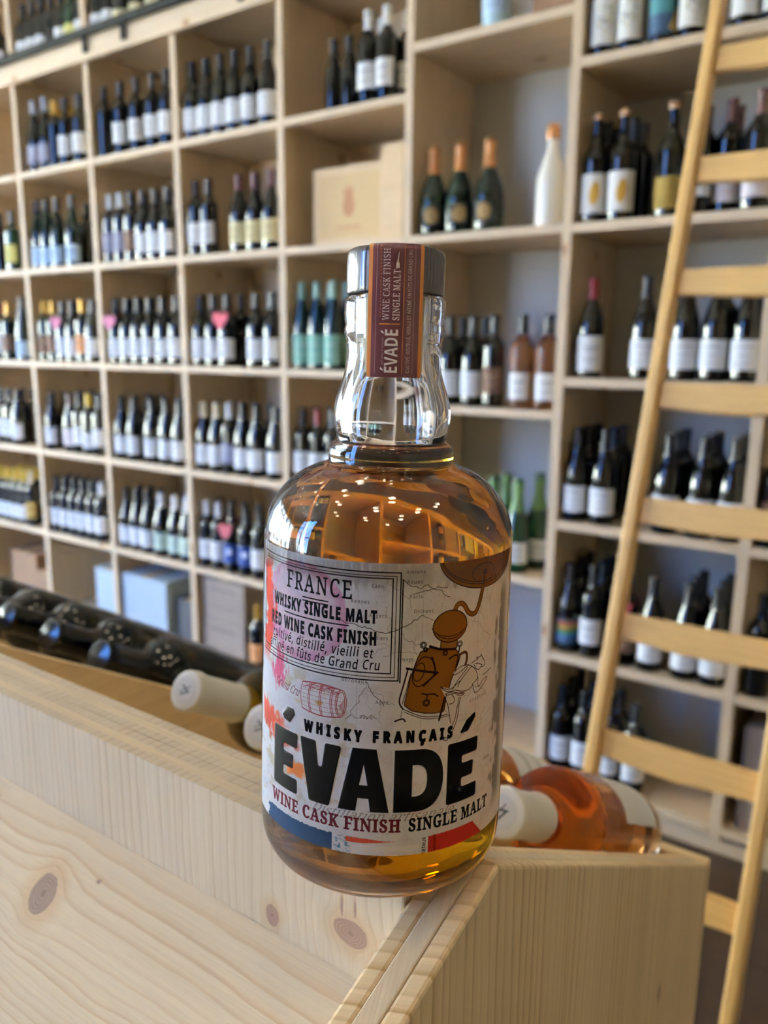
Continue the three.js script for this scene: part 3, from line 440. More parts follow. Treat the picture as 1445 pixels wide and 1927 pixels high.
function drawLabel(c, w, h) {
  c.scale(w / 115.13, w / 115.13); const H = h / (w / 115.13);
  c.fillStyle = '#f1f0f0'; c.fillRect(0, 0, 116, H);
  wash(c, (x, y) => 0.5 * fbm(x * 0.35, y * 0.35, 77) + 0.35 * fbm(x * 3, y * 3, 78), '#a8a39c', 0, 0, 116, H, 0.22, 0.42);
  wash(c, (x, y) => smooth(0.25, 0.6, fbm(x * 0.18, y * 0.22, 79) + 0.15 * fbm(x * 2.5, y * 2.5, 80)) * smooth(75, 30, x) * smooth(30, 48, y), '#b59a5c', 0, 30, 76, 92, 0.22, 0.4);
  // watercolour: red stroke, magenta disc, pink drop, orange and red by the first letter
  wash(c, (x, y) => smooth(0.1, 0.5, 1.0 - Math.abs(x - 7.5 + 1.5 * Math.sin(y * 0.2)) / 6 + 0.55 * fbm(x * 0.5, y * 0.35, 81)) * smooth(3, 9, y) * smooth(44, 34, y), '#df4a34', 0.6, 2, 19, 45, 0.12, 0.95);
  wash(c, (x, y) => { const d = Math.hypot((x - 27) / 19, (y - 19) / 17) + 0.05 * fbm(x * 0.6, y * 0.6, 82); return smooth(1.0, 0.96, d) * (0.28 + 0.55 * smooth(0.7, 0.97, d)) * (0.75 + 0.3 * fbm(x * 0.5, y * 0.5, 83)) * smooth(6, 14, x); }, '#d0679f', 5, 0.4, 48, 38, 0.16, 0.85);
  wash(c, (x, y) => 0.55 * smooth(0.2, 0.7, 0.7 - Math.hypot((x - 15) / 16, (y - 28) / 9) + 0.5 * fbm(x * 0.35, y * 0.5, 84)), '#d86fb0', 3, 18, 32, 40, 0.16, 0.7);
  wash(c, (x, y) => smooth(0.15, 0.55, 0.85 - Math.hypot((x - 16.5) / 8, (y - 41) / 12) + 0.5 * fbm(x * 0.9, y * 0.4, 85)), '#df4a78', 7, 30, 26, 54, 0.16, 0.8);
  wash(c, (x, y) => smooth(0.1, 0.6, 0.9 - Math.abs(y - 61 - (x - 6) * 0.25) / 8 + 0.6 * fbm(x * 0.7, y * 0.5, 86)) * smooth(25, 16, x) * smooth(49, 54, y), '#d5503c', 3, 48, 26, 74, 0.12, 0.92);
  wash(c, (x, y) => smooth(0.1, 0.4, 0.7 - Math.abs(y - 66.5) / 3 + 0.5 * fbm(x * 0.8, y * 0.9, 87)) * smooth(30, 26, x), '#cf5646', 18, 62, 31, 70.5, 0.16, 0.7);
  wash(c, (x, y) => smooth(0.0, 0.3, 0.7 - Math.max(Math.abs(x - 26.5) / 7.2, Math.abs(y - 74.8) / 5.2) + 0.25 * fbm(x * 0.7, y * 0.7, 88)), '#ee8440', 18, 69.6, 35, 81.5, 0.16, 0.9);
  // the old map: rivers, borders, names
  const grey = 'rgba(70,66,64,0.62)';
  for (let i = 0; i < 34; i++) { const x = 38 + 66 * hash(i, 1, 9), y = 2 + 56 * hash(i, 2, 9), a = hash(i, 3, 9) * 6.3, l = 5 + 11 * hash(i, 4, 9); wiggle(c, x, y, x + Math.cos(a) * l, y + Math.sin(a) * l, 2.6, i + 20, 0.09, grey, i % 3 ? undefined : [0.5, 0.4]); }
  for (const x of [48.6, 69.5, 91, 103]) { c.strokeStyle = 'rgba(90,84,80,0.45)'; c.lineWidth = 0.08; poly(c, [[x, 0], [x + 0.6, 60]], false); c.stroke(); }
  wiggle(c, 62.5, 5, 79, 11.5, 1.8, 3, 0.2, '#4a4644'); wiggle(c, 66, 9.8, 78, 8.2, 1.6, 4, 0.2, '#4a4644'); wiggle(c, 42, 19, 58, 22.5, 1.8, 5, 0.22, '#4a4644'); wiggle(c, 58, 22.5, 69.5, 16.5, 1.4, 6, 0.22, '#4a4644'); wiggle(c, 69.5, 16.5, 76, 19.5, 1, 7, 0.16, '#5a5552');
  wiggle(c, 52, 39, 58, 47, 1.5, 8, 0.18, '#4a4644'); wiggle(c, 52, 41, 45.5, 52.5, 1.2, 9, 0.12, '#4a4644'); wiggle(c, 46, 52, 56, 51.5, 2.2, 10, 0.14, '#4a4644'); wiggle(c, 57, 30, 69.5, 28.5, 2.0, 11, 0.12, '#5a5552', [0.5, 0.3]); wiggle(c, 60, 21, 71.5, 29, 3, 12, 0.1, '#5a5552');
  const town = (t, x, y, l) => fitText(c, t, x, x + l, y, 1.7, '@ sans-serif', 'rgba(45,42,42,0.85)', { space: 0.12 });
  town('Amiens', 63.8, 3.2, 6.4); town('Rouen', 64.2, 6.4, 5.2); town('Paris', 65, 11.2, 4.4); town('Orléans', 66.6, 16, 6.6); town('Caën', 53, 8, 3.8); town('Rennes', 46.3, 13.2, 6.2); town('Bordeaux', 43.8, 39.6, 8.6); town('Agen', 55.2, 46.2, 4.2); town('Pau o', 50.4, 51.6, 4.0); town('Limoge', 61.8, 31.8, 5.2); town('Poitiers', 52.2, 24.8, 6.4); town('Angers', 52.4, 17.5, 5.6);
  fitText(c, 'ATLANTIQUE', 88.6, 97.4, 49.2, 1.5, 'italic @ sans-serif', 'rgba(60,50,44,0.75)', { turn: -0.12, space: 0.25 }); fitText(c, 'FRANCE', 36.5, 46, 57.2, 1.7, '@ sans-serif', 'rgba(90,84,80,0.6)', { space: 0.4 }); fitText(c, 'FRAN', 97, 101, 72.5, 1.5, '@ sans-serif', 'rgba(80,70,60,0.6)');
  // torn grey edge at the right
  wash(c, (x, y) => smooth(0.1, 0.5, (x - 101.5) / 5 + 0.9 * fbm(x * 0.5, y * 0.16, 90) - 0.15) * smooth(8, 16, y) * smooth(112, 107, x) * smooth(96, 84, y), '#5a5048', 96, 6, 114, 96, 0.14, 0.55);
  // the box on the left
  c.strokeStyle = '#191719'; c.lineCap = 'round';
  const frame = (x0, y0, x1, y1, lw) => { c.lineWidth = lw; c.strokeRect(x0, y0, x1 - x0, y1 - y0); };
  frame(2.6, 2.9, 62.2, 38.3, 0.42); frame(3.9, 4.0, 60.9, 37.2, 0.22); frame(4.4, 4.8, 59.7, 35.9, 0.38);
  c.lineWidth = 0.42; poly(c, [[62.9, 5.2], [62.8, 38.9]], false); c.stroke();
  const ink = '#1c1a1e';
  fitText(c, 'FRANCE', 20.2, 46.8, 12.1, 8.1, '@ serif', ink, { space: 0.1, heavy: 3 });
  c.lineWidth = 0.42; c.strokeStyle = ink; poly(c, [[28.4, 14.0], [38.4, 14.0]], false); c.stroke(); poly(c, [[28.4, 15.1], [38.4, 15.1]], false); c.stroke();
  fitText(c, 'WHISKY SINGLE MALT', 12.7, 54.9, 19.4, 5.6, 'bold @ sans-serif', ink, { space: 0.09, heavy: 7 });
  poly(c, [[19.5, 20.9], [45.8, 20.9]], false); c.stroke();
  fitText(c, 'RED WINE CASK FINISH', 10.5, 55.1, 26.6, 5.8, 'bold @ sans-serif', ink, { space: 0.08, heavy: 7 });
  fitText(c, 'cultivé, distillé, vieilli et', 11.6, 53.9, 30.9, 4.4, '@ sans-serif', ink, { slant: -0.14, space: 0.07, wave: 0.5, heavy: 3 });
  fitText(c, 'affiné en fûts de Grand Cru', 9.5, 56.2, 35.0, 4.4, '@ sans-serif', ink, { slant: -0.14, space: 0.07, wave: 0.5, heavy: 3 });
  // barrel
  fitText(c, 'Grand Cru', 14.5, 27.2, 47.4, 4.2, 'italic @ serif', '#6b2622', { turn: 0.1, slant: -0.25 });
  c.strokeStyle = '#a8474a'; c.lineWidth = 0.2;
  const bx = (t) => 29.2 + t * 14.6, top = (t) => 43.2 - 1.5 * Math.sin(PI * (0.15 + 0.7 * t)) + 0.2, bot = (t) => 51.3 + 1.7 * Math.sin(PI * (0.15 + 0.7 * t));
  for (const o of [0, 0.18]) { c.beginPath(); for (let i = 0; i <= 20; i++) c[i ? 'lineTo' : 'moveTo'](bx(i / 20), top(i / 20) + o); c.stroke(); c.beginPath(); for (let i = 0; i <= 20; i++) c[i ? 'lineTo' : 'moveTo'](bx(i / 20), bot(i / 20) - o); c.stroke(); }
  for (let k = 1; k < 7; k++) { c.lineWidth = 0.1; c.beginPath(); for (let i = 0; i <= 20; i++) { const t = i / 20; c[i ? 'lineTo' : 'moveTo'](bx(t), top(t) + ((bot(t) - top(t)) * k) / 7); } c.stroke(); }
  for (let i = 0; i < 90; i++) { const t = hash(i, 8, 1) * 0.9, y = top(t) + 0.2 + 2.2 * hash(i, 9, 1); c.lineWidth = 0.14; poly(c, [[bx(t), y], [bx(t) + 1.2, y + 0.35 * (hash(i, 3, 2) - 0.5)]], false); c.stroke(); }
  c.lineWidth = 0.26; for (const t of [0.0, 0.22, 0.26, 0.52, 0.56, 0.8, 0.84]) { c.beginPath(); for (let i = 0; i <= 12; i++) { const f = i / 12; c[i ? 'lineTo' : 'moveTo'](bx(t) - 0.9 * Math.sin(PI * f), top(t) + (bot(t) - top(t)) * f); } c.stroke(); }
  c.beginPath(); c.ellipse(43.8, 47.4, 1.9, 4.6, 0.05, 0, 7); c.stroke(); c.beginPath(); c.ellipse(43.8, 47.4, 1.4, 4.0, 0.05, 0, 7); c.stroke(); c.lineWidth = 0.12; for (let i = 0; i < 12; i++) { poly(c, [[43.2 + i * 0.12, 48.5 + i * 0.15], [45.1, 45.5 + i * 0.5]], false); c.stroke(); }
  wash(c, (x, y) => smooth(0.2, 0.6, 0.8 - Math.hypot(x - 35.6, (y - 48.6) * 1.4) / 2.6 + 0.3 * fbm(x, y, 92)), '#b9853a', 32, 46, 40, 51.5, 0.15, 0.75);
  // the copper still
  const copper = '#8f5a1c', line = '#2e1712'; c.lineJoin = 'round';
  const fillStroke = (fill, lw) => { c.fillStyle = fill; c.fill(); c.strokeStyle = line; c.lineWidth = lw; c.stroke(); };
  c.beginPath(); c.ellipse(94.4, -0.8, 19.4, 10.9, 0, 0, PI); c.closePath(); fillStroke(copper, 0.35);
  c.strokeStyle = line; c.lineWidth = 0.28; c.beginPath(); c.ellipse(94.4, -1.6, 18.9, 10.4, 0, 0.1, PI - 0.1); c.stroke(); c.beginPath(); c.ellipse(94.2, -2.3, 18.6, 10.3, 0, 0.2, PI - 0.15); c.stroke();
  c.beginPath(); c.ellipse(93.6, 5.0, 6.0, 3.1, 0, 0, 7); c.lineWidth = 0.26; c.stroke();
  for (let i = 0; i < 10; i++) { c.fillStyle = line; c.beginPath(); c.arc(93.6 + 5.1 * Math.cos(i * 0.63), 5.0 + 2.5 * Math.sin(i * 0.63), 0.16, 0, 7); c.fill(); }
  const tube = (pts, lw) => { for (const [s, col] of [[lw + 0.5, line], [lw, copper]]) { c.strokeStyle = col; c.lineWidth = s; c.beginPath(); c.moveTo(...pts[0]); for (let i = 1; i < pts.length; i += 3) c.bezierCurveTo(...pts[i], ...pts[i + 1], ...pts[i + 2]); c.stroke(); } };
  c.strokeStyle = line; c.lineWidth = 0.5; poly(c, [[93.8, 5.0], [93.0, 9.6]], false); c.stroke(); c.beginPath(); c.arc(93.9, 4.9, 0.7, 0, 7); c.stroke();
  tube([[93.0, 9.9], [92.4, 12.6], [91.6, 15.0], [90.7, 16.8], [89.4, 19.6], [86.6, 18.2], [85.6, 16.2], [84.2, 13.2], [81.4, 13.2], [81.0, 16.6]], 1.2);
  c.beginPath(); c.moveTo(76.2, 25.2); c.lineTo(76.0, 28.6); c.lineTo(82.2, 28.8); c.lineTo(82.4, 25.2); c.closePath(); fillStroke('#9a6a2a', 0.3);
  c.beginPath(); c.ellipse(79.6, 21.2, 6.4, 5.3, 0, 0, 7); fillStroke(copper, 0.36); c.lineWidth = 0.26; c.beginPath(); c.ellipse(79.6, 20.6, 6.8, 3.9, 0, 0.25, PI - 0.2); c.stroke(); c.beginPath(); c.ellipse(79.6, 22, 5.2, 3.4, 0, 0.3, PI - 0.3); c.stroke();
  const body = [[72.4, 27.6], [69.2, 28.9], [67.9, 32.0], [66.1, 37.6], [64.4, 46.6], [67.0, 48.6], [71.2, 49.7], [74.8, 50.1], [78.2, 50.0], [78.7, 46.4], [80.5, 39.6], [83.1, 34.2], [83.8, 31.8], [81.9, 29.2], [77.7, 28.9], [75.0, 28.4]];
  roundPoly(c, body, 0.9); fillStroke(copper, 0.3);
  const L2 = (pts, lw = 0.24) => { c.strokeStyle = line; c.lineWidth = lw; c.beginPath(); pts.forEach((p, i) => { if (!i) c.moveTo(...p); else if (i < pts.length - 1) c.quadraticCurveTo(p[0], p[1], (p[0] + pts[i + 1][0]) / 2, (p[1] + pts[i + 1][1]) / 2); else c.lineTo(...p); }); c.stroke(); };
  L2([[72.4, 27.2], [75, 28.3], [77.7, 28.8], [81.7, 29.1]], 0.8); L2([[70, 30.7], [67.6, 32.5], [66.4, 37.9], [68.4, 41], [71.6, 39.2], [75.1, 36.1], [73.6, 31.5], [71, 30.5], [70, 30.7]], 0.34); L2([[73.2, 31], [74.2, 33.4], [74.6, 36]], 0.6);
  c.beginPath(); c.ellipse(69, 35.6, 1.7, 3.1, 0.3, 0, 7); c.lineWidth = 0.3; c.stroke(); L2([[64.9, 34.2], [70.5, 35.4], [75.4, 36.4]], 0.75); L2([[70.6, 40.4], [73.6, 37.6], [75.2, 36.4]], 0.6); L2([[65.3, 34.4], [63.8, 40.8], [62.5, 45.5], [64, 47.8]], 0.5); L2([[66.2, 36], [64.9, 42], [63.8, 46]], 0.24);
  L2([[70.2, 42.9], [72, 43.5], [74.1, 43.2], [75.7, 44.4]], 0.5); c.beginPath(); c.arc(71.8, 46.2, 1.1, 0, 7); c.lineWidth = 0.36; c.stroke(); c.beginPath(); c.arc(71.8, 46.2, 0.65, 0, 7); c.stroke(); L2([[72, 43.6], [71.8, 45.2]], 0.4);
  for (const [x, y, r] of [[70.1, 26.6, 1.0], [70.9, 28.2, 0.7], [83.4, 27.7, 1.0], [77.9, 30.0, 0.85]]) { c.beginPath(); c.arc(x, y, r, 0, 7); c.lineWidth = 0.28; c.stroke(); c.beginPath(); c.arc(x, y, r * 0.6, 0, 7); c.stroke(); }
  L2([[79.5, 32.2], [81.4, 31], [83.3, 31.7], [82.2, 35.6]], 0.55); tube([[83.8, 31.3], [86.4, 30.0], [87.6, 31.6], [85.9, 35.8]], 0.35); L2([[83.4, 28.6], [83.1, 30.4]], 0.5);
  L2([[64, 47.8], [68.7, 50.3], [72.3, 51.1], [76.5, 51.4], [79.8, 51.2]]); L2([[64.4, 48.8], [68.9, 51.0], [72.5, 51.9], [76.6, 52.0], [80.3, 51.8]], 0.2); L2([[78.4, 45.1], [76.5, 52.7]], 0.7); L2([[63.8, 48.3], [63.4, 50.8]], 0.16); L2([[61.6, 52], [64.1, 50.8], [64.9, 52.1]], 0.5);
  // the cellarman, drawn in pen
  const paper = 'rgba(233,229,222,0.92)';
  roundPoly(c, [[81.0, 37.2], [83.7, 35.6], [87.5, 35.6], [90, 36.9], [91.6, 39.1], [92.3, 41], [91.4, 41.9], [89.4, 43.7], [86.4, 46], [84.6, 47], [83.8, 53.3], [81.6, 58.6], [79.6, 58.6], [81, 54.5], [79.6, 47.8], [78.4, 45], [76.6, 41.4], [80.4, 42.4], [82.6, 40]], 0.3); c.fillStyle = paper; c.fill();
  for (const p of [[[88.9, 35.4], [90.6, 34.7], [92.4, 34.6], [90.5, 33.8], [93.6, 34.1], [93.1, 32.8], [94, 34.3], [95.5, 35.9], [95.8, 37.3]], [[95.8, 37.3], [94.6, 38], [93.4, 37.4], [92.9, 38.6], [91.1, 37.9], [90, 36.1]], [[87.5, 35.6], [90, 36.9], [91.6, 39.1], [92.3, 41], [91.4, 41.9], [89.7, 42.7], [89.4, 43.7], [87.4, 44.5], [85.1, 44.3], [82.6, 43.5]], [[87.5, 35.6], [85.3, 36.7], [83.2, 37.8], [80.9, 38.2], [81.7, 37], [83.7, 35.6], [85.3, 35.3], [87.5, 35.6]], [[92.3, 41], [92.2, 42.8], [92.5, 44.7], [93.4, 44.2], [94.4, 42.9], [96.6, 41.9], [97.5, 42], [96.3, 43.7], [94.3, 45.2], [91.3, 46.5], [90.5, 45.5], [89.7, 42.7]], [[88.9, 36.4], [86.4, 38.4], [84, 40.7], [83.2, 42.4]], [[87.3, 36.3], [84.8, 38.6], [83.1, 40.1], [81.1, 43]], [[76.6, 41.3], [78.3, 42.5], [80.5, 42.7], [82, 41.9], [84, 40.5]], [[76.6, 41.3], [78, 43], [80, 43.6], [82.6, 43.3]], [[78.4, 44.1], [80.6, 43.4], [83.3, 44.7], [86.4, 44.8], [85.5, 45.9], [83, 45.1]], [[78.9, 44.2], [78.4, 45.9], [79.6, 47.8], [80, 50.2], [80.9, 54.5]], [[84.6, 46.2], [83.8, 49.4], [83.7, 53.3], [81.8, 57.5], [80.7, 59.4]], [[84, 46.1], [83, 50.8], [82.8, 53.1], [81.4, 55.6]], [[80.9, 44.5], [82.6, 46.6], [81.4, 47.9], [80.2, 47.8]], [[77.9, 58.8], [79, 59.5], [80.2, 59.5], [79.9, 60.5], [78.8, 60.3], [77.9, 58.8]], [[94.8, 40.9], [99.7, 39.6]], [[90.6, 35.8], [92.6, 36.2], [94.2, 37.2]], [[79, 44.6], [82, 44.2], [85.6, 45.2]]]) L2(p, 0.25);
  // foot of the label
  wash(c, (x, y) => (y > 93.4 + 0.35 * fbm(x * 1.2, 2, 95) - smooth(14, 9, x) * -1.5 * hash(Math.floor(x * 2), 1, 1) && x > 9.5 + 1.4 * hash(Math.floor(y * 2.2), 5, 5) && x < 41.7 ? 1 : 0), '#2c4a72', 8, 91, 43, H, 0.12, 0.95);
  wash(c, (x, y) => smooth(0.0, 0.5, fbm(x * 0.9, y * 1.6, 96)) , '#2b7d98', 42.2, 93.2, 48.5, H, 0.14, 0.8); wash(c, (x, y) => (Math.abs(y - 94.4 - 0.05 * Math.sin(x)) < 0.9 * smooth(64, 50, x) ? 1 : 0), '#d9492f', 46.5, 93, 64, 97, 0.12, 0.9);
  c.fillStyle = 'rgba(248,247,244,0.85)'; c.fillRect(48.5, 96.0, 22.5, 4);
  wash(c, (x, y) => (x > 74.2 && y > 93.6 - 0.03 * (x - 74) + 0.2 * fbm(x, 3, 98) && y > 93.4 + Math.max(0, x - 92.5) * 1.15 ? 1 : 0), '#c02a1e', 73, 91, 99, H, 0.12, 0.95); c.fillStyle = 'rgba(90,10,10,0.4)'; c.fillRect(76.2, 93.4, 0.8, 6);
  fitText(c, 'ARTHUR', 73.4, 79.6, 99.9, 1.9, 'bold @ sans-serif', '#3a2622', { turn: -PI / 2 });
  fitText(c, 'Distillation artisanale', 33.5, 83, 87.0, 4.6, 'italic @ serif', 'rgba(110,108,112,0.55)', { slant: -0.3 });
  fitText(c, 'WHISKY FRANÇAIS', 30.2, 81.8, 59.4, 5.0, 'bold @ sans-serif', '#0c0b0c', { space: 0.36, wave: 0.4, heavy: 13 });
  c.fillStyle = '#0e0d0e'; evadeLetters(c);
  fitText(c, 'WINE CASK FINISH', 13.2, 64.6, 90.9, 6.2, 'bold @ serif', '#6e2029', { space: 0.06, heavy: 5 });
  fitText(c, 'SINGLE MALT', 67.2, 100.6, 90.9, 6.2, 'bold @ serif', '#151214', { space: 0.06, heavy: 5 });
  c.strokeStyle = '#5b2a2f'; c.lineWidth = 0.5; poly(c, [[114.8, 0], [114.8, H]], false); c.stroke();
  for (let i = 0; i < 260; i++) { c.fillStyle = `rgba(50,46,42,${0.3 * hash(i, 1, 40)})`; c.beginPath(); c.arc(115 * hash(i, 2, 40), H * hash(i, 3, 40), 0.05 + 0.16 * hash(i, 4, 40) ** 3, 0, 7); c.fill(); }
}
function drawSeal(c, w, h) {
  const X = (x) => ((x - 385) / 415) * w, Y = (y) => (0.085 + (0.915 * (y - 60)) / 1070) * h, g = c.createLinearGradient(0, 0, w, 0);
  c.fillStyle = '#6b2f38'; c.fillRect(0, 0, w, h);
  c.fillStyle = '#d9822e'; c.fillRect(0, 0, X(416), h); c.fillRect(X(771), 0, w, h);
  c.fillStyle = '#c8a8a4'; c.fillRect(X(448), 0, 3, Y(1100)); c.fillRect(X(728), 0, 3, Y(1100));
  c.fillStyle = '#e08a34'; c.fillRect(X(649), Y(66), 5, Y(1100) - Y(66)); for (let y = 66; y < 640; y += 28) c.fillRect(X(480), Y(y), 5, Y(y + 15) - Y(y)); c.fillRect(X(478), Y(693), X(560) - X(478), 10); c.fillRect(X(566), Y(693), X(630) - X(566), 10);
  const up = (t, base, cap, from, to, font, color, o = {}) => { c.save(); c.translate(X(base), Y(from)); c.rotate(-PI / 2); fitText(c, t, 0, Y(from) - Y(to), 0, (X(base) - X(cap)) * 1.38, font, color, o); c.restore(); };
  up('ÉVADÉ', 617, 520, 1102, 735, 'bold @ sans-serif', '#f1e9e4'); up('WINE CASK FINISH', 548, 499, 670, 95, '@ serif', '#eadfd8', { space: 0.05 }); up('SINGLE MALT', 622, 572, 670, 262, 'bold @ serif', '#eadfd8', { space: 0.04 });
  up('CULTIVÉ, DISTILLÉ, VIEILLI ET AFFINÉ EN FÛTS DE GRAND CRU', 706, 679, 1092, 100, '@ sans-serif', '#d9c6bf'); up('whisky français', 511, 498, 1030, 800, '@ sans-serif', '#c9b0aa');
  c.fillStyle = '#eadfd8'; poly(c, [[X(588), Y(255)], [X(614), Y(250)], [X(614), Y(215)], [X(606), Y(200)], [X(611), Y(125)], [X(607), Y(125)], [X(596), Y(200)], [X(590), Y(215)]]); c.fill();
}


// ---------------------------------------------------------------- every bottle on the shelves: look, x, depth behind the shelf edge
cell(0, 0, 'bw -4.028 -0.050');
cell(6, 3, 'or -2.364 -0.050');
cell(0, 1, 'bw -3.816 -0.050, bw -3.740 -0.050, bw -3.663 -0.050, dd -3.587 -0.050, bw -3.510 -0.050, yl -3.434 -0.050, bw -3.357 -0.050');
cell(0, 2, 'bw -3.239 -0.050, bw -3.163 -0.050, cr -3.084 -0.051, cr -2.976 -0.051, cr -2.874 -0.051');
cell(1, 1, 'gc -3.786 -0.050, gc -3.692 -0.050, gd -3.615 -0.050, bw -3.532 -0.050, bw -3.425 -0.050', 'gd -3.786 -0.129 1, gd -3.692 -0.129 2, gd -3.615 -0.129 3');
cell(1, 2, 'dd -3.239 -0.050, bw -3.125 -0.050, bw -3.016 -0.050, bw -2.911 -0.050, bw -2.822 -0.050');
cell(1, 3, 'uw -2.664 -0.051, uw -2.584 -0.051, uw -2.503 -0.051, uw -2.423 -0.051, uw -2.341 -0.051, uw -2.249 -0.051', 'dd -2.664 -0.132 1, dd -2.584 -0.132 2, dd -2.503 -0.132 3, dd -2.423 -0.132 4');
cell(1, 4, 'ds -1.928 -0.045, ds -1.859 -0.045, wc -1.781 -0.050, wc -1.703 -0.050, wc -1.673 -0.122', 'wc -1.781 -0.129 3, wc -1.703 -0.193 4');
cell(2, 0, 'dd -4.165 -0.050, yl -4.049 -0.050');
cell(2, 1, 'bl -3.816 -0.050, bl -3.740 -0.050, bl -3.651 -0.050, bl -3.529 -0.050', 'dd -3.529 -0.129 4');
cell(2, 2, 'gg -3.239 -0.050, gg -3.163 -0.050, br -3.086 -0.050, uw -3.008 -0.051, uw -2.927 -0.051, uw -2.844 -0.051', 'dd -3.086 -0.129 3, dd -3.008 -0.132 4, dd -2.927 -0.132 5');
cell(2, 3, 'bw -2.666 -0.050, bw -2.590 -0.050, cr -2.417 -0.051, cr -2.329 -0.051, cr -2.244 -0.051');
cell(3, 0, 'rc -4.236 -0.050, gf -4.152 -0.050, bl -4.020 -0.050', 'dd -4.152 -0.129 2');
cell(3, 1, 'gf -3.816 -0.050, gf -3.740 -0.050, uw -3.661 -0.051, uw -3.581 -0.051, or -3.497 -0.050, uw -3.419 -0.051', 'dd -3.661 -0.132 3, dd -3.581 -0.132 4, dd -3.497 -0.129 5');
cell(3, 2, 'uw -3.237 -0.051, uw -3.157 -0.051, uw -3.076 -0.051, uw -2.996 -0.051, uw -2.906 -0.051, uw -2.817 -0.051', 'dd -3.237 -0.132 1, dd -3.157 -0.132 2, dd -3.076 -0.132 3, dd -2.996 -0.132 4, dd -2.906 -0.132 5, dd -2.817 -0.132 6');
cell(3, 3, 'uw -2.664 -0.051, uw -2.584 -0.051, uw -2.502 -0.051, uw -2.337 -0.051, uw -2.246 -0.051', 'dd -2.664 -0.132 1, dd -2.584 -0.132 2, dd -2.502 -0.132 3, dd -2.337 -0.132 4, dd -2.246 -0.132 5');
cell(3, 4, 'tq -2.092 -0.050, tq -2.015 -0.050, tq -1.936 -0.050', 'tq -2.092 -0.129 1, tq -2.015 -0.129 2, tq -1.936 -0.129 3');
cell(4, 0, 'bw -4.285 -0.050, bw -4.208 -0.050, uw -4.129 -0.051', 'dd -4.208 -0.129 2, dd -4.129 -0.132 3');
cell(4, 1, 'uw -3.814 -0.051, uw -3.814 -0.131, pk -3.814 -0.212, pk -3.652 -0.051, bw -3.572 -0.050, gy -3.496 -0.050, bw -3.411 -0.050', 'dd -3.814 -0.292 1, dd -3.652 -0.132 4, dd -3.572 -0.129 5, dd -3.496 -0.129 6');
cell(4, 2, 'uw -3.237 -0.051, uw -3.237 -0.131, uw -3.143 -0.051, uw -3.015 -0.051, uw -2.914 -0.051, uw -2.824 -0.051', 'dd -3.237 -0.212 1, dd -3.237 -0.288 2, dd -3.143 -0.132 3, dd -3.015 -0.132 4, dd -2.914 -0.132 5, dd -2.824 -0.132 6');
cell(4, 3, 'cc -2.664 -0.051, cc -2.584 -0.051, gg -2.505 -0.050, uw -2.427 -0.051, uw -2.346 -0.051, uw -2.239 -0.051', 'dd -2.664 -0.132 1, dd -2.584 -0.132 2, dd -2.505 -0.129 3, dd -2.427 -0.132 4, dd -2.346 -0.132 5, dd -2.239 -0.132 6');
cell(4, 4, 'bw -2.092 -0.050, rc -2.015 -0.050, bw -1.939 -0.050', 'dd -2.092 -0.129 1, dd -2.015 -0.129 2, dd -1.939 -0.129 3');
cell(5, 0, 'gy -4.364 -0.050, gy -4.287 -0.050, gy -4.210 -0.050, gy -4.134 -0.050, cg -4.057 -0.050', 'gy -4.287 -0.129 2, gy -4.210 -0.129 3, gy -4.134 -0.129 4, cg -4.057 -0.129 5');
cell(5, 1, 'bw -3.816 -0.050, bw -3.740 -0.050, bw -3.663 -0.050, bw -3.587 -0.050, bw -3.510 -0.050, wc -3.434 -0.050', 'dd -3.816 -0.129 1, dd -3.740 -0.129 2, dd -3.663 -0.129 3, dd -3.587 -0.129 4, dd -3.510 -0.129 5');
cell(5, 2, 'uw -3.237 -0.051, uw -3.157 -0.051, uw -3.076 -0.051, pg -2.981 -0.051, pg -2.880 -0.051, pg -2.799 -0.051', 'dd -3.237 -0.132 1, dd -3.157 -0.132 2, dd -3.076 -0.132 3, pg -2.880 -0.134 5');
cell(5, 3, 'wc -2.666 -0.050, wc -2.590 -0.050, nb -2.510 -0.050, nb -2.421 -0.050, bw -2.342 -0.050', 'dd -2.666 -0.129 1, dd -2.590 -0.129 2, dd -2.510 -0.129 3, dd -2.421 -0.129 4, dd -2.342 -0.129 5');
cell(1, 5, 'ch -1.512 -0.062, ch -1.412 -0.062, ch -1.304 -0.062, mg -1.088 -0.058');
cell(2, 5, 'uw -1.426 -0.051, uw -1.337 -0.051, br -1.258 -0.050, ro -1.156 -0.050, ro -1.067 -0.050', 'dd -1.426 -0.132 1, dd -1.337 -0.132 2');
cell(3, 5, 'gn -1.242 -0.057, gn -1.151 -0.057, gn -1.113 -0.141', 'gn -1.242 -0.150 1, gn -1.151 -0.226 2, gn -1.113 -0.310 3');
cell(0, 5, 'tb -1.295 -0.057');
cell(1, 6, 'fl -0.945 -0.050, fl -0.867 -0.050, co -0.779 -0.050, fl -0.702 -0.050, fl -0.566 -0.050, fl -0.489 -0.050');
cell(2, 6, 'gp -0.946 -0.051, gp -0.866 -0.051, mu -0.728 -0.051, bw -0.650 -0.050, pw -0.659 -0.126, pw -0.585 -0.090, pw -0.502 -0.050', 'dd -0.946 -0.131 1, dd -0.946 -0.210 1 far, dd -0.866 -0.131 2, dd -0.866 -0.210 2 far, pw -0.585 -0.169 6, pw -0.502 -0.129 7');
cell(3, 6, 'rx -0.930 -0.051, uw -0.766 -0.051, uw -0.650 -0.051, uw -0.568 -0.051, uw -0.486 -0.051', 'dd -0.568 -0.132 4, dd -0.486 -0.132 5');
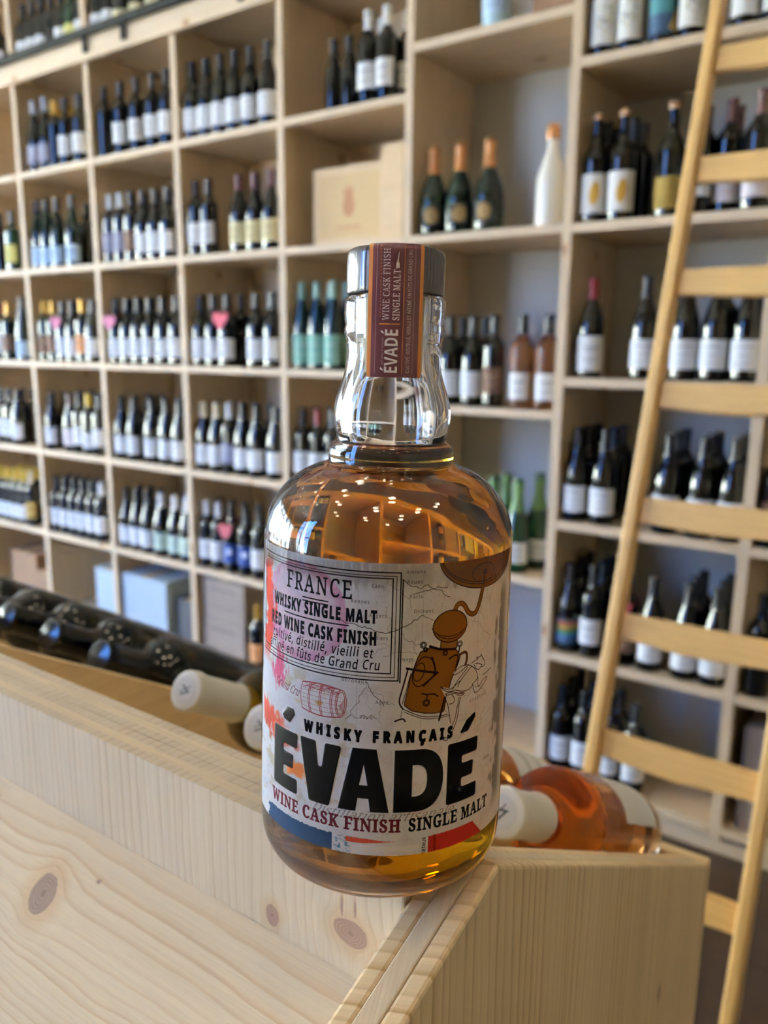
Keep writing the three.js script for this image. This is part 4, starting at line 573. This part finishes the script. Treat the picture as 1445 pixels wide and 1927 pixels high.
cell(4, 6, 'uw -0.948 -0.051, uw -0.861 -0.051, uw -0.666 -0.051, uw -0.567 -0.051, uw -0.483 -0.051', 'dd -0.948 -0.132 1, dd -0.948 -0.212 1 far, dd -0.861 -0.132 2, dd -0.861 -0.212 2 far, dd -0.666 -0.132 3, dd -0.666 -0.212 3 far, dd -0.567 -0.132 4, dd -0.567 -0.212 4 far, dd -0.483 -0.132 5, dd -0.483 -0.212 5 far');
cell(5, 6, 'rb -0.948 -0.051, bw -0.869 -0.050, br -0.757 -0.050, uw -0.678 -0.051, uw -0.574 -0.051, uw -0.492 -0.051', 'dd -0.948 -0.132 1, dd -0.948 -0.212 1 far, dd -0.869 -0.129 2, dd -0.869 -0.208 2 far, dd -0.574 -0.132 5, dd -0.574 -0.212 5 far, dd -0.492 -0.132 6, dd -0.492 -0.212 6 far');
cell(6, 6, 'bw -0.950 -0.050, bw -0.873 -0.050, bw -0.780 -0.050, bw -0.703 -0.050', 'dd -0.950 -0.129 1, dd -0.950 -0.208 1 far, dd -0.873 -0.129 2, dd -0.873 -0.208 2 far, dd -0.780 -0.129 3');
cell(4, 7, 'br -0.373 -0.050');
cell(5, 7, 'dd -0.369 -0.050');


// ---------------------------------------------------------------- wine lying in the bin, necks up towards the shopper
{
  const lie = (look, cap, label, opt = {}) => {
    const [shape, glass, capCol, lab] = [opt.shape ?? 'bordeaux', opt.glass, opt.cap, opt.lab], s = SHAPES[shape], t = thing('wine_bottle', label, 'wine bottle', [0, 0, 0], opt.group);
    t.rotation.set(rad(60.1), 0, 0); const ax = new THREE.Vector3(0, Math.cos(rad(60.1)), Math.sin(rad(60.1)));
    t.position.set(cap[0], Y(cap[1]), cap[2]).addScaledVector(ax, -s.h * (opt.size ?? 0.88)); t.scale.set(opt.fat ?? 0.95, opt.size ?? 0.88, opt.fat ?? 0.95); t.rotateY(opt.roll ?? PI);
    part(t, 'glass', s.body, glass);
    const c = part(t, 'capsule', opt.capGeo ?? s.capsule, capCol);
    if (opt.disc) part(c, 'capsule_print', new THREE.CylinderGeometry(0.0105, 0.0105, 0.0004, 24), opt.disc, [0, s.h + 0.0010, 0]);
    if (lab) part(t, 'paper_label', geoFor(shape, 0.03, 0.135, 200), lab);
    return t;
  };
  const waxWhite = std(0xe4dfd2, 0.45), waxBlack = phys(0x0c0d0f, 0.16);
  const stamp = new THREE.MeshStandardMaterial({ roughness: 0.5, map: canvasTexture(128, 128, (c, w, h) => { c.fillStyle = '#d6d3ca'; c.fillRect(0, 0, w, h); c.strokeStyle = '#55574f'; c.lineWidth = 9; poly(c, [[40, 42], [62, 88], [84, 42]], false); c.stroke(); c.lineWidth = 5; poly(c, [[52, 36], [88, 92]], false); c.stroke(); }) });
  const band = new THREE.MeshStandardMaterial({ roughness: 0.8, map: canvasTexture(256, 128, (c, w, h) => { c.fillStyle = '#8c8171'; c.fillRect(0, 0, w, h); c.fillStyle = '#3d362e'; for (let y = 8; y < h; y += 16) for (let x = 4; x < w; x += 9) if (hash(x, y, 3) > 0.3) c.fillRect(x, y, 6, 8); }) });
  for (const [x, y, z, name] of [[-0.6135, -0.2800, -0.4150, 'nearest the partition'], [-0.692, -0.2762, -0.4150, 'second from the partition'], [-0.770, -0.274, -0.415, 'third from the partition'], [-0.848, -0.272, -0.415, 'fourth from the partition'], [-0.926, -0.272, -0.415, 'fifth from the partition']])
    lie('d', [x, y, z], `black wine bottle lying neck up in the bin, ${name}`, { shape: 'bordeaux', glass: dark, cap: waxBlack, size: 0.76, fat: 1.0, group: 'black bottles lying in the bin' });
  lie('w', [-0.4255, -0.2425, -0.3570], 'yellow-green wine bottle, white capsule, lying left of the whisky', { glass: whiteWineM, cap: waxWhite, disc: stamp, lab: LAB.white });
  lie('w', [-0.340, -0.2405, -0.3455], 'yellow-green wine bottle, white capsule, half hidden behind the whisky', { glass: whiteWineM, cap: waxWhite, disc: stamp, lab: LAB.white });
  lie('r', [-0.262, -0.257, -0.374], 'pink wine bottle lying right behind the whisky', { glass: roseM, cap: waxWhite, disc: stamp, lab: LAB.white });
  lie('r', [-0.1836, -0.2610, -0.3800], 'pink wine bottle with white capsule lying right of the whisky', { glass: roseM, cap: waxWhite, disc: stamp, lab: LAB.white, roll: PI + 0.5 });
}
// ---------------------------------------------------------------- cases and cartons
function carton(name, label, category, [x, y, z], [w, h, d], m, tape, turn = 0) {
  const t = thing(name, label, category, [x, y, z]); t.rotation.y = turn;
  part(t, 'box', grainUV(new RoundedBoxGeometry(w, h - 0.004, d, 1, 0.003), 'x'), m, [0, (h - 0.004) / 2, 0]);
  for (const s of [-1, 1]) part(t, 'flap', woodBox(w - 0.004, 0.004, d / 2 - 0.002, 'x', 0.001), m, [0, h - 0.002, (s * d) / 4]);
  if (tape) part(t, 'tape', woodBox(0.05, 0.0006, d + 0.001, 'z', 0.0002), tape, [0, h + 0.0003, 0]);
  return t;
}
const kraft = std(0x84654b, 0.85), greyBoard = std(0x8d7e72, 0.85), whiteBoard = std(0x9fadb8, 0.7), darkBoard = std(0x3b4048, 0.7), tapeM = std(0xb79a6a, 0.35);
const lettered = (bg, ink, seed) => new THREE.MeshStandardMaterial({ roughness: 0.85, map: canvasTexture(128, 128, (c, w, h) => { c.fillStyle = bg; c.fillRect(0, 0, w, h); c.fillStyle = ink; for (let i = 0; i < 9; i++) c.fillRect(14 + i * 11, 18 + 3 * hash(i, seed, 2), 7, 12); for (let i = 0; i < 12; i++) c.fillRect(14 + i * 8, 92, 5, 6); }) });
{
  const y6 = Y(LEVEL[6]) + THICK / 2 + 0.0003, print = (t, w, h, d, m) => part(t, 'printed_side', new THREE.BoxGeometry(w * 0.8, h * 0.8, 0.0008), m, [0, h * 0.5, d / 2 + 0.0002]);
  carton('cardboard_box', 'brown cardboard box on the bottom shelf, leftmost bay', 'box', [-4.20, y6, -2.55], [0.26, 0.25, 0.3], kraft, tapeM);
  carton('cardboard_box', 'brown cardboard box in the corner of the bottom shelf, leftmost bay', 'box', [-3.99, y6, -2.54], [0.14, 0.17, 0.3], kraft, tapeM);
  carton('cardboard_box', 'tall pale box at right of the second bay, bottom shelf', 'box', [-3.40, y6, -2.52], [0.17, 0.29, 0.3], whiteBoard, tapeM);
  carton('cardboard_box', 'wide pale blue-white box on the bottom shelf, third bay', 'box', [-3.10, y6, -2.53], [0.33, 0.30, 0.32], whiteBoard, tapeM);
  carton('cardboard_box', 'dark box right of the pale one, bottom shelf, third bay', 'box', [-2.82, y6, -2.55], [0.15, 0.23, 0.3], darkBoard, tapeM);
  const g1 = carton('cardboard_box', 'grey carton at the bottom of a stack of two, fourth bay', 'box', [-2.555, y6, -2.54], [0.26, 0.195, 0.33], greyBoard, tapeM);
  print(g1, 0.26, 0.195, 0.33, lettered('#8d7e72', '#675c54', 3));
  const g2 = carton('cardboard_box', 'grey carton on top of a stack of two, fourth bay', 'box', [-2.552, y6 + 0.1962, -2.54], [0.26, 0.185, 0.33], greyBoard, tapeM);
  print(g2, 0.26, 0.185, 0.33, lettered('#8d7e72', '#675c54', 4));
  const g3 = carton('cardboard_box', 'grey-brown lettered carton on the bottom shelf, far right bay', 'box', [-0.20, y6, -2.55], [0.36, 0.33, 0.34], greyBoard, tapeM);
  print(g3, 0.36, 0.33, 0.34, lettered('#8a7f78', '#c9c2bb', 5));
  carton('cardboard_box', 'brown box at right on the top wide shelf, sixth bay', 'box', [-1.10, Y(0.953) + THICK / 2 + 0.0003, -2.56], [0.16, 0.2, 0.3], kraft, tapeM);
  // wooden wine cases
  const crest = new THREE.MeshStandardMaterial({ roughness: 0.7, map: canvasTexture(256, 192, (c, w, h) => { c.fillStyle = '#c2a474'; c.fillRect(0, 0, w, h); c.fillStyle = '#a9764c'; c.beginPath(); c.ellipse(w / 2, h * 0.5, 24, 34, 0, 0, 7); c.fill(); poly(c, [[w / 2 - 18, h * 0.36], [w / 2 - 20, h * 0.2], [w / 2 - 8, h * 0.27], [w / 2, h * 0.15], [w / 2 + 8, h * 0.27], [w / 2 + 20, h * 0.2], [w / 2 + 18, h * 0.36]]); c.fill(); c.fillRect(w * 0.3, h * 0.82, w * 0.4, 5); c.globalAlpha = 0.5; c.fillRect(w * 0.24, h * 0.9, w * 0.52, 3); }) });
  const caseY = Y(0.357) + THICK / 2 + 0.0003;
  const wc = (label, x, z, w, h, d, face) => {
    const t = thing('wine_case', label, 'wooden case', [x, caseY, z]);
    for (const s of [-1, 1]) { addWood(t, 'side_board', [(s * w) / 2 - (s > 0 ? 0.012 : 0), (s * w) / 2 + (s > 0 ? 0 : 0.012), 0, h, -d / 2, d / 2 - 0.0125], 'z', crateWood); }
    addWood(t, 'end_board', [-w / 2, w / 2, 0, h, d / 2 - 0.012, d / 2], 'x', crateWood); addWood(t, 'back_board', [-w / 2 + 0.0125, w / 2 - 0.0125, 0, h, -d / 2, -d / 2 + 0.01], 'x', crateWood); addWood(t, 'lid', [-w / 2 + 0.0125, w / 2 - 0.0125, h - 0.01, h, -d / 2 + 0.0105, d / 2 - 0.0125], 'x', crateWood);
    if (face) part(t, 'printed_crest', new THREE.BoxGeometry(w * 0.82, h * 0.8, 0.0008), face, [0, h * 0.5, d / 2 + 0.0002], 'brown printed crest');
    return t;
  };
  wc('wooden wine case with a brown crest on its end, fifth bay', -1.882, -2.55, 0.335, 0.275, 0.26, crest);
  wc('plain upright wooden wine case beside the crested one, fifth bay', -1.655, -2.52, 0.09, 0.31, 0.30);
}
// ---------------------------------------------------------------- paper hearts hung on bottle necks
{
  const s = new THREE.Shape(); s.moveTo(0, -0.042); s.bezierCurveTo(-0.012, -0.025, -0.036, -0.008, -0.034, 0.014); s.bezierCurveTo(-0.032, 0.034, -0.008, 0.036, 0, 0.018); s.bezierCurveTo(0.008, 0.036, 0.032, 0.034, 0.034, 0.014); s.bezierCurveTo(0.036, -0.008, 0.012, -0.025, 0, -0.042);
  const g = new THREE.ExtrudeGeometry(s, { depth: 0.0012, bevelEnabled: false, curveSegments: 10 }), string = new THREE.TorusGeometry(0.038, 0.0007, 6, 28), cord = std(0xb03a44, 0.8);
  const heart = (x, y, z, color, label, sc) => { const t = thing('heart_tag', label, 'tag', [x, y, z], 'paper hearts on bottle necks'); const h = part(t, 'heart', g, std(color, 0.7), [0, 0, 0]); h.scale.setScalar(sc); h.rotation.set(-0.12, 0.3, 0); const r = part(t, 'string', string, cord, [0, 0.038 * sc, -0.033]); r.rotation.x = PI / 2 + 0.5; return t; };
  heart(-3.661, 1.619, -2.358, 0xe58fa6, 'pink paper heart on a bottle neck, fourth shelf, second bay', 0.85);
  heart(-3.237, 1.619, -2.358, 0xe794ab, 'pink paper heart on the leftmost bottle, fourth shelf, third bay', 0.95);
  heart(-2.502, 1.619, -2.358, 0xe0707c, 'rose-red paper heart on a bottle neck, fourth shelf, fourth bay', 1.0);
  heart(-2.510, 0.729, -2.357, 0xdc7478, 'rose-red paper heart above the deep blue label, sixth shelf', 0.95);
  heart(-0.757, 0.729, -2.357, 0xc8505a, 'small red paper heart hanging behind the ladder', 0.7);
}

renderer.render(scene, camera);
